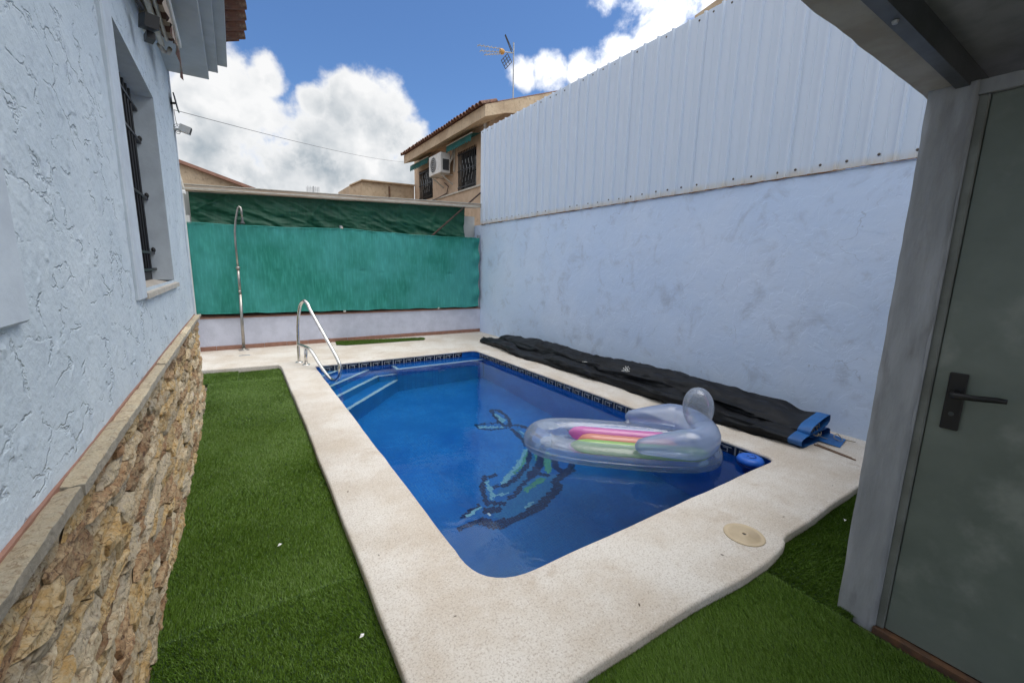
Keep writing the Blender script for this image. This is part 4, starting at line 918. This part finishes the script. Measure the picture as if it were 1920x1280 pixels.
n3 = thing('parapet_building', 'weathered beige flat-roofed block with parapet left of the beige house', 'building', (4.2, 14.6, 0))
P0 = [(3.15, 14.25), (3.46, 14.0), (5.19, 14.12), (5.19, 16), (3.15, 16)]; zt = [3.87, 4.02, 4.08, 4.08, 3.9]
MB().add([(x, y, 0) for x, y in P0]+[(x, y, z) for (x, y), z in zip(P0, zt)], [(i, (i+1) % 5, 5+(i+1) % 5, 5+i) for i in range(5)]+[(5, 6, 7, 8, 9)]).build('wall', 'beige_dark', n3)
mb = MB()
for i in range(2):
    a, b = Vector((*P0[i], zt[i])), Vector((*P0[i+1], zt[i+1])); d = (b-a)/2; mb.obox((a+b)/2+Vector((0, -0.02, 0.012)), d*1.01, (0, 0.06, 0), (0, 0, 0.018))
mb.build('coping', 'beige_dark', n3)
MB().box((4.30, 13.985, 3.55), (4.34, 14.03, 3.95)).build('rust_streak_pipe', 'rust', n3)
fa = thing('distant_antenna', 'tiny antenna far behind the fence under the clouds', 'antenna', (3.7, 25, 4.7))
mb = MB().tube([(3.7, 25, 4.6), (3.71, 25, 5.45)], 0.02, 5)
for k in range(5): mb.tube([(3.35, 25, 5.15+0.05*k), (4.0, 25, 5.22+0.05*k)], 0.012, 4)
for k in range(5): mb.tube([(3.4+0.12*k, 25, 5.05), (3.44+0.12*k, 25, 5.45)], 0.010, 4)
mb.build('mast', 'galv', fa)
n4 = thing('ridge_roof', 'tan tiled roof ridge peeping over the top of the metal sheets', 'roof', (6.5, 3.6, 0))
MB().add([(6.0, 2.2, 0), (6.0, 4.40, 0), (6.0, 4.40, 5.20), (6.0, 4.0, 5.265), (6.0, 2.2, 5.0), (9, 2.2, 0), (9, 4.40, 0), (9, 4.40, 5.20), (9, 4.0, 5.265), (9, 2.2, 5.0)], [(0, 4, 3, 2, 1), (2, 3, 8, 7), (3, 4, 9, 8), (1, 2, 7, 6)]).build('gable', 'beige_dark', n4)

# ---------------------------------------------------------------- store room with metal door and canopy on the right
DX = 2.12
sd_ = thing('store_room', 'dark store room on the right with plastered door jamb', 'building', (2.9, -0.6, 0))
zs = np.linspace(-0.02, 2.10, 90); sec = []
for (x0, y0, x1, y1) in ((DX+0.16, 0.435, DX, 0.435), (DX, 0.435, DX, 0.560), (DX, 0.560, DX+0.30, 0.562)):
    for k in range(8): t_ = k/8; sec.append((x0+(x1-x0)*t_, y0+(y1-y0)*t_))
P = []
for z in zs:
    row = []
    for i, (x, y) in enumerate(sec):
        w_ = 0.012*(fbm(np.array([z*4.0+i*0.35]), np.array([i*0.2+3.0]), 44, 4)[0]-0.5)+0.006*(fbm(np.array([z*14.0]), np.array([i*0.8]), 45, 2)[0]-0.5)
        row.append((x+w_, y+w_*0.9+(0.010 if 8 <= i <= 10 else 0)*(fbm(np.array([z*6.0]), np.array([1.0]), 61, 3)[0]-0.5), z))
    P.append(row)
MB().grid(np.array(P)).build('jamb', 'jamb', sd_, True)
MB().add([(DX+0.3, 0.562, 0), (4.38, 0.562, 0), (4.38, 0.562, 2.1), (DX+0.3, 0.562, 2.1)], [(3, 2, 1, 0)]).add([(DX+0.004, -2.6, 0), (DX+0.004, -0.44, 0), (DX+0.004, -0.44, 2.1), (DX+0.004, -2.6, 2.1)], [(0, 3, 2, 1)]).build('wall', 'jamb', sd_)
MB().box((DX+0.006, -0.44, 2.055), (DX+0.12, 0.436, 2.10)).build('lintel', 'jamb', sd_)
MB().box((DX-0.004, -0.44, -0.02), (DX+0.10, 0.434, 0.008)).build('threshold', 'rust', sd_)
MB().box((DX+0.012, 0.405, 0.01), (DX+0.06, 0.434, 2.054), bev=0.004).build('door_frame', 'doorframe', sd_)
MB().tube([(DX+0.008, 0.4345, 0.012), (DX+0.009, 0.436, 0.6), (DX+0.006, 0.4345, 1.3), (DX+0.008, 0.4355, 2.05)], 0.0055, 6).build('sealant_bead', 'jamb', sd_)
dr = MB().box((DX+0.022, -0.43, 0.014), (DX+0.062, 0.404, 2.053), bev=0.003).build('door', 'door', sd_)
MB().box((DX+0.013, 0.318, 0.905), (DX+0.022, 0.366, 1.115), bev=0.003).build('handle_plate', 'black_plastic', dr)
MB().tube([(DX+0.014, 0.342, 1.042), (DX-0.028, 0.342, 1.042), (DX-0.036, 0.334, 1.042), (DX-0.038, 0.29, 1.045), (DX-0.036, 0.235, 1.052), (DX-0.033, 0.215, 1.052)], [0.012, 0.011, 0.011, 0.010, 0.010, 0.008], 10).build('lever', 'black_plastic', dr, True)
MB().tube([(DX+0.016, 0.342, 0.965), (DX+0.010, 0.342, 0.965)], 0.008, 10).build('keyhole', 'steel_dark', dr)
cn = thing('canopy', 'low dark canopy roof over the store room door at upper right', 'canopy', (1.6, -0.8, 2.1))
CX0 = 1.12
P = []
for k in range(60):
    x = CX0+(4.36-CX0)*k/59; j = 0.006*(fbm(np.array([x*7.0]), np.array([2.0]), 77, 3)[0]-0.5)*2
    P.append([(x, 0.586+j, 2.150), (x, 0.586+j, 2.106), (x, 0.580+j, 2.101), (x, 0.492, 2.100), (x, 0.492, 2.150)])
MB().grid(np.array(P)).build('edge_board', 'canopy_board', cn)
MB().box((CX0, 0.455, 2.088), (4.36, 0.490, 2.17)).build('steel_angle', 'steel_dark', cn)
for x in (1.45, 2.55): MB().lathe((x, 0.472, 2.086), [(0.008, 0.002), (0.006, -0.005), (0, -0.006)], 8).build('bolt', 'galv', cn)
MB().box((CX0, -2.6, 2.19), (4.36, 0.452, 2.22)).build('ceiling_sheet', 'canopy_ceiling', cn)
for y in (-0.6, -1.6): MB().box((CX0, y-0.03, 2.105), (4.36, y+0.03, 2.188)).build('purlin', 'steel_dark', cn)
MB().add([(CX0-0.02, 0.60, 2.155), (4.38, 0.60, 2.155), (4.38, -2.6, 2.34), (CX0-0.02, -2.6, 2.34)], [(0, 1, 2, 3)]).build('roof_sheet', 'galv', cn)

# ---------------------------------------------------------------- pool side fittings
sw = thing('pool_shower', 'slim stainless steel pool shower standing by the far wall', 'shower', (0.0, 7.87, CT))
MB().lathe((0.0, 7.87, CT), [(0.075, 0), (0.075, 0.006), (0.055, 0.012), (0.03, 0.016), (0.026, 0.03)], 24).build('base_plate', 'brushed', sw, True)
MB().tube([(0.0, 7.87, CT+0.01), (0.008, 7.87, 0.5), (0.018, 7.87, 0.95)], 0.022, 14).build('lower_pole', 'brushed', sw, True)
MB().tube([(0.018, 7.87, 0.94), (0.019, 7.87, 1.36)], 0.019, 14).build('middle_pole', 'brushed', sw, True)
MB().tube([(0.019, 7.87, 1.35), (0.016, 7.87, 1.75), (0.022, 7.87, 1.92), (0.045, 7.865, 2.08), (0.072, 7.86, 2.20), (0.088, 7.855, 2.262), (0.105, 7.85, 2.285), (0.122, 7.845, 2.270), (0.130, 7.84, 2.22), (0.131, 7.84, 2.12)], 0.015, 12).build('arched_pipe', 'brushed', sw, True)
MB().lathe((0.131, 7.84, 2.03), [(0.034, 0), (0.034, 0.01), (0.024, 0.03), (0.016, 0.05), (0.016, 0.1)], 20).build('shower_head', 'ac_dark', sw, True)
MB().lathe((0.019, 7.87, 1.36), [(0.03, -0.02), (0.03, 0.015), (0.02, 0.02)], 14).build('collar', 'brushed', sw, True)
MB().tube([(0.015, 7.845, 1.0), (0.013, 7.80, 1.0)], 0.018, 12).build('valve', 'brushed', sw, True)
tag(MB().box((-0.07, 7.375, CT), (0.075, 7.43, CT+0.004), bev=0.0015).build('drain_grate', 'galv'), 'small grey drain slot in the paving below the shower', 'drain')
hr = thing('pool_handrail', 'bent stainless steel handrail over the pool steps', 'handrail', (0.68, 6.5, CT))
def bez(pts, n=6):
    pts = [Vector(p) for p in pts]; out = []
    for i in range(len(pts)-1):
        p0, p1, p2, p3 = pts[max(i-1, 0)], pts[i], pts[i+1], pts[min(i+2, len(pts)-1)]
        for k in range(n):
            t_ = k/n; out.append(0.5*((2*p1)+(-p0+p2)*t_+(2*p0-5*p1+4*p2-p3)*t_*t_+(-p0+3*p1-3*p2+p3)*t_**3))
    out.append(pts[-1]); return out
MB().tube(bez([(0.648, 6.532, CT), (0.652, 6.528, 0.3), (0.660, 6.495, 0.60), (0.680, 6.43, 0.80), (0.700, 6.37, 0.905), (0.732, 6.269, 0.955), (0.762, 6.173, 0.918), (0.786, 6.097, 0.831), (0.893, 5.761, 0.522), (0.975, 5.502, 0.282), (0.995, 5.438, 0.17), (0.983, 5.475, 0.050), (0.945, 5.590, -0.020), (0.906, 5.715, -0.005), (0.835, 5.941, 0.124), (0.773, 6.138, 0.268), (0.742, 6.235, 0.305), (0.69, 6.40, 0.318), (0.655, 6.512, 0.318)]), 0.0215, 14).build('rail', 'chrome', hr, True)
MB().tube([(0.713, 6.327, CT), (0.718, 6.312, 0.300)], 0.0215, 14).build('post', 'chrome', hr, True)
for x, y in ((0.648, 6.532), (0.713, 6.327)): MB().lathe((x, y, CT), [(0.052, 0), (0.052, 0.004), (0.04, 0.012), (0.023, 0.016)], 20).build('flange', 'chrome', hr, True)
lid = thing('skimmer_lid', 'round tan skimmer lid set in the near coping', 'lid', (2.19, 1.016, CT))
MB().lathe((2.19, 1.016, CT+0.0012), [(0.102, 0), (0.100, 0.003), (0.094, 0.004), (0.092, 0.0025), (0.075, 0.0025), (0.074, 0.004), (0.026, 0.004), (0.025, 0.006), (0.011, 0.006), (0.0105, 0.002), (0, 0.002)], 48).build('disc', 'lid', lid, True)
MB().lathe((2.19, 1.016, CT+0.0035), [(0.0105, 0), (0, 0.0005)], 16).build('finger_hole', 'black_plastic', lid)
# rolled winter cover along the right wall
cv = thing('folded_pool_cover', 'long charcoal pool cover folded along the foot of the right wall', 'pool cover', (3.95, 4.0, CT))
def cov_section(kind, y):
    f = 0.78*float(np.interp(y, [1.38, 2.0, 3.2, 4.6, 5.8, 6.6, 6.95], [1.0, 1.0, 1.0, 0.90, 0.80, 0.66, 0.35]))
    if kind == 0: x0, x1, z0, z1 = 3.70+0.02*math.sin(y*2.1), 4.24, CT+0.002, CT+0.135*f+0.012*math.sin(y*3.3)
    else:
        x0, x1 = float(np.interp(y, [1.38, 3, 5, 6.6], [3.84, 3.90, 3.92, 3.93])), 4.20; z0 = CT+0.115*f; z1 = CT+0.255*f+0.014*math.sin(y*2.3+1)
        if y < 1.75: z1 -= 0.03*math.exp(-((y-1.58)/0.10)**2)
    return x0, x1, z0, z1
def cov_grid(kind, ya, yb, n, grow=0.0, m_=36):
    P = []
    for k in range(n+1):
        y = ya+(yb-ya)*k/n; x0, x1, z0, z1 = cov_section(kind, y); row = []
        cx, cz, hx, hz = (x0+x1)/2, (z0+z1)/2, (x1-x0)/2, (z1-z0)/2
        end = float(sstep(7.0, 6.75, np.array(y)))
        for i in range(m_):
            a = 2*PI*i/m_; c_, s_ = math.cos(a), math.sin(a); e_ = 0.62
            x = cx+hx*math.copysign(abs(c_)**e_, c_)*(0.5+0.5*end); z = cz+hz*math.copysign(abs(s_)**e_, s_)
            if kind == 1: z += 0.085*(x-cx)/hx*0.45            # the upper fold leans on the wall
            damp = float(np.clip((y-1.38)/0.35, 0.12, 1))
            w_ = 0.075*(fbm(np.array([y*1.5+i*0.10]), np.array([i*0.22+kind*9+y*0.3]), 101, 4)[0]-0.5)+0.060*abs(fbm(np.array([y*3.2-i*0.12]), np.array([i*0.30-y*0.8]), 131, 3)[0]-0.5)
            w_ += 0.05*(1-min(1, abs(fbm(np.array([y*1.1+i*0.16]), np.array([y*0.7-i*0.21+kind*5]), 171, 3)[0]-0.5)*9))-0.012
            w_ *= damp
            row.append((x+c_*(w_+grow), y, max(CT+0.001, z+s_*(w_*0.9+grow))))
        P.append(row)
    return np.array(P)
for kind, nm in ((0, 'lower_fold'), (1, 'upper_fold')):
    MB().grid(cov_grid(kind, 1.46, 6.95 if kind == 0 else 6.6, 190), wrap=True).build(nm, 'cover_black', cv, True)
    mb = MB(); mb.grid(cov_grid(kind, 1.375, 1.475, 4, 0.002), wrap=True); mb.grid(cov_grid(kind, 1.375, 1.475, 4, -0.003)[::-1], wrap=True)
    mb.build('blue_hem', 'cover_blue', cv, True)
    mb = MB(); g_ = cov_grid(kind, 1.60, 1.62, 1, -0.004); mb.add([tuple(p) for p in g_[0]], [tuple(range(36))]); mb.build('inner_fold', 'black_plastic', cv)
tagx = MB().add([(4.02, 1.22, CT+0.006), (4.26, 1.26, CT+0.010), (4.30, 1.44, CT+0.02), (4.02, 1.46, CT+0.012)], [(0, 1, 2, 3)]).build('loose_corner', 'cover_blue', cv)
def motif(y, dx, r0):
    mb = MB(); g_ = cov_grid(1, y, y+0.001, 1)[0]; i = int(np.argmin(np.abs(np.arange(36)-dx))); c = Vector(g_[i]); tn = (Vector(g_[i+1])-Vector(g_[i-1])).normalized(); nrm = tn.cross(Vector((0, 1, 0))).normalized()
    if nrm.z < 0: nrm = -nrm
    u = Vector((0, 1, 0)); v_ = nrm.cross(u).normalized(); c = c+nrm*0.006
    for k in range(9):
        for q in (0.45, 0.85):
            a = 2*PI*(k+0.5*(q > 0.5))/9; p = c+(u*math.cos(a)+v_*math.sin(a))*r0*q; d1 = (u*math.cos(a)+v_*math.sin(a)); d2 = nrm.cross(d1)
            mb.add([p-d1*r0*0.16, p+d2*r0*0.13, p+d1*r0*0.16, p-d2*r0*0.13], [(0, 1, 2, 3)])
    mb.add([c+(u*math.cos(a)+v_*math.sin(a))*r0*0.15 for a in [i*PI/4 for i in range(8)]], [tuple(range(8))]); mb.build('printed_flower', 'white_bit', cv)
motif(3.45, 12, 0.06); motif(4.12, 14, 0.055)
rp = thing('rope_loops', 'thin tan rope coiled at the open end of the pool cover', 'rope', (4.05, 1.38, CT))
for c_, r0, t_ in (((3.97, 1.385, CT+0.105), 0.052, 0.3), ((3.99, 1.395, CT+0.10), 0.045, 0.9), ((4.02, 1.39, CT+0.11), 0.055, 0.6), ((4.20, 1.30, CT+0.03), 0.05, 1.3)):
    pts = [(c_[0]+r0*math.cos(a), c_[1]+0.5*r0*math.sin(a)*math.sin(t_)+0.01*math.cos(2*a), c_[2]+r0*math.sin(a)*(0.8 if t_ < 1.2 else 0.45)) for a in [i*2*PI/22 for i in range(22)]]
    MB().tube(pts, 0.003, 5, closed=True).build('loop', 'rope', rp, True)
MB().tube(bez([(4.02, 1.39, CT+0.055), (4.10, 1.36, CT+0.02), (4.16, 1.33, CT+0.006), (4.25, 1.28, CT+0.005), (4.28, 1.20, CT+0.005)]), 0.003, 5).build('tail', 'rope', rp, True)
sk = thing('wooden_sticks', 'two thin brown sticks lying on the paving beside the pool cover', 'stick', (3.9, 1.2, CT))
MB().tube([(3.905, 1.36, CT+0.006), (3.85, 1.06, CT+0.006)], 0.006, 6).build('stick', 'wood_stick', sk); MB().tube([(3.93, 1.35, CT+0.006), (3.868, 1.09, CT+0.007)], 0.005, 6).build('stick', 'wood_stick', sk)

# clear inflatable lounger
U = Vector((0.75, -0.66, 0)).normalized(); Vv = Vector((-0.66, -0.75, 0)).normalized(); FC = Vector((2.575, 2.265, WZ))
fi = thing('inflatable_lounger', 'clear inflatable pool lounger with rainbow stripes and winged backrest floating on water', 'pool float', tuple(FC))
def fl_(u, v, z): return FC+U*u+Vv*v+Vector((0, 0, z))
def sup(a, A, B_, e_=0.78): c_, s_ = math.cos(a), math.sin(a); return A*math.copysign(abs(c_)**e_, c_), B_*math.copysign(abs(s_)**e_, s_)
def fat_ring(A, B_, ru, rz, zc, n=64, m_=18, thick=None):
    P = []
    for k in range(n):
        a = 2*PI*k/n; u, v = sup(a, A, B_); un, vn = u/A/A, v/B_/B_; L = math.hypot(un, vn); un, vn = un/L, vn/L; row = []
        f = 1.0+0.10*math.sin(a*2+1)
        for j in range(m_): t_ = 2*PI*j/m_; row.append(fl_(u+un*ru*f*math.cos(t_), v+vn*ru*f*math.cos(t_), zc+rz*f*math.sin(t_)))
        P.append(row)
    P.append(P[0]); return np.array(P)
MB().grid(fat_ring(0.675, 0.26, 0.12, 0.105, 0.055), wrap=True).build('base_ring', 'film_clear', fi, True)
MB().tube([fl_(*sup(2*PI*k/64, 0.675+0.121, 0.26+0.121), 0.058) for k in range(64)], 0.0035, 5, closed=True).build('weld_seam', 'film_clear', fi, True)
mb = MB(); pts = [sup(2*PI*k/40, 0.66, 0.20) for k in range(40)]; mb.add([fl_(u, v, 0.03) for u, v in pts], [tuple(range(40))]); mb.build('floor_sheet', 'film_clear', fi)
for nm, mk, v0, u0, u1, zc, rr in (('green_stripe', 'film_green', 0.205, -0.40, 0.66, 0.098, 0.058), ('orange_stripe', 'film_orange', 0.065, -0.34, 0.46, 0.088, 0.062), ('pink_stripe', 'film_pink', -0.075, -0.42, 0.46, 0.090, 0.062), ('violet_stripe', 'film_blue', -0.20, -0.46, 0.46, 0.085, 0.050)):
    pts = []; rs = []
    for k in range(25):
        t_ = k/24; u = u0+(u1-u0)*t_; pts.append(fl_(u, v0+(0.03*math.cos((u-0.1)*2.0)-0.03)*1.0, zc)); rs.append(rr*(0.25+0.75*min(1, min(t_, 1-t_)*9))**0.5*(1 if 0 < k < 24 else 0.4))
    MB().tube(pts, rs, 14).build(nm, mk, fi, True)
pts = []; rs = []
for k in range(41):
    t_ = k/40; a = -PI*0.5+PI*t_; s_ = abs(t_-0.5)*2
    if t_ < 0.3: q = t_/0.3; u, v = 0.08+0.38*q, 0.325-0.02*q
    elif t_ > 0.7: q = (1-t_)/0.3; u, v = 0.08+0.38*q, -0.325+0.02*q
    else: b_ = PI*(t_-0.3)/0.4; u, v = 0.46+0.19*math.sin(b_), 0.305*math.cos(b_)
    rr = 0.045+0.070*min(1, (1-s_)*1.7)**0.8; pts.append(fl_(u, v, 0.150+rr*0.62)); rs.append(rr if 0 < k < 40 else 0.02)
mb = MB(); mb.tube(pts, rs, 18)
bm_ = mb.build('winged_backrest', 'film_blue', fi, True)
mb = MB(); P = []
hc = fl_(0.605, -0.02, 0.395); ax = (Vector((0, 0, 1))-U*0.10+Vv*0.02).normalized(); e1 = ax.orthogonal().normalized(); e2 = ax.cross(e1)
for i in range(19):
    ph = -PI/2+PI*i/18; P.append([hc+ax*0.180*math.sin(ph)+(e1*math.cos(a)+e2*math.sin(a))*0.118*math.cos(ph)*(1+0.10*math.sin(ph)) for a in [j*2*PI/24 for j in range(24)]])
mb.grid(np.array(P), wrap=True).build('headrest', 'film_clear', fi, True)
MB().lathe(tuple(fl_(0.10, -0.27, 0.150)), [(0.035, 0), (0.03, 0.006), (0.016, 0.008), (0.014, 0.025), (0, 0.027)], 16).build('valve', 'film_clear', fi, True)
MB().lathe(tuple(fl_(-0.60, -0.10, 0.145)), [(0.10, -0.012), (0.06, 0.002), (0.03, -0.004), (0, 0.004)], 14).build('crinkled_vinyl', 'film_clear', fi)
# chlorine dispenser
cd = thing('chlorine_floater', 'blue round chlorine floater with smiling face in the near right corner', 'floater', (3.27, 1.56, WZ))
cx_, cy_ = 3.275, 1.545
MB().lathe((cx_, cy_, WZ), [(0, -0.16), (0.045, -0.16), (0.05, -0.02), (0.075, -0.012), (0.092, 0.0), (0.094, 0.016), (0.088, 0.02)], 30).build('lower_float', 'float_navy', cd, True)
MB().lathe((cx_, cy_, WZ), [(0.088, 0.021), (0.098, 0.026), (0.100, 0.042), (0.088, 0.062), (0.062, 0.073), (0.056, 0.071), (0, 0.071)], 30).build('upper_float', 'float_blue', cd, True)
for s_ in (-1, 1): MB().lathe((cx_+0.022*s_+0.012, cy_+0.010+0.018*s_*-0.3, WZ+0.0725), [(0.0085, 0), (0, 0.0015)], 10).build('eye', 'float_navy', cd)
MB().tube([(cx_+0.036*math.cos(a), cy_+0.036*math.sin(a), WZ+0.0725) for a in [PI*1.08+PI*0.84*i/12 for i in range(13)]], 0.004, 5).build('mouth', 'float_navy', cd)
# small litter
bits = [(0.077, 2.25, 0.028, 'white_bit', 'white scrap lying on the turf strip beside the coping'), (0.300, 1.48, 0.028, 'white_bit', 'white scrap on the near turf left of the coping corner'), (2.893, 0.80, 0.03, 'white_bit', 'white scrap on the turf by the door jamb')]
for x, y, z, mk, lb in bits:
    tag(MB().add([(x-0.010, y-0.004, z), (x+0.004, y-0.008, z+0.004), (x+0.011, y+0.006, z+0.002), (x-0.002, y+0.005, z+0.009), (x, y, z-0.004)], [(0, 1, 3), (1, 2, 3), (0, 4, 1), (1, 4, 2), (0, 3, 4), (2, 4, 3)]).build('scrap', mk), lb, 'scrap')
for x, y, lb in ((0.475, 2.55, 'curled dry leaf on the left coping above the turf'), (0.475, 1.87, 'curled dry twig on the left coping near the turf seam'), (0.635, 1.345, 'dark speck of dry leaf on the near left coping corner'), (1.93, 0.985, 'dry leaf on the coping left of the skimmer lid'), (2.56, 0.985, 'dry leaf on the coping right of the skimmer lid'), (3.24, 0.99, 'dry leaf on the coping close to the door jamb'), (1.32, 0.99, 'tiny dry leaf on the near coping below the pool corner')):
    s_ = random.uniform(0.004, 0.007); a = random.uniform(0, PI); c_, d_ = math.cos(a)*s_*1.6, math.sin(a)*s_*1.6
    tag(MB().add([(x-c_, y-d_, CT+0.001), (x-d_*0.4, y+c_*0.4, CT+0.005), (x+c_, y+d_, CT+0.003), (x+d_*0.4, y-c_*0.4, CT+0.001), (x, y, CT+0.0005)], [(0, 3, 2, 1), (0, 1, 4), (1, 2, 4), (2, 3, 4), (3, 0, 4)]).build('dry_leaf', 'dry_leaf'), lb, 'leaf', 'dry leaves on the coping')
for o in SC.objects:
    if '_base' in o.keys(): del o['_base']
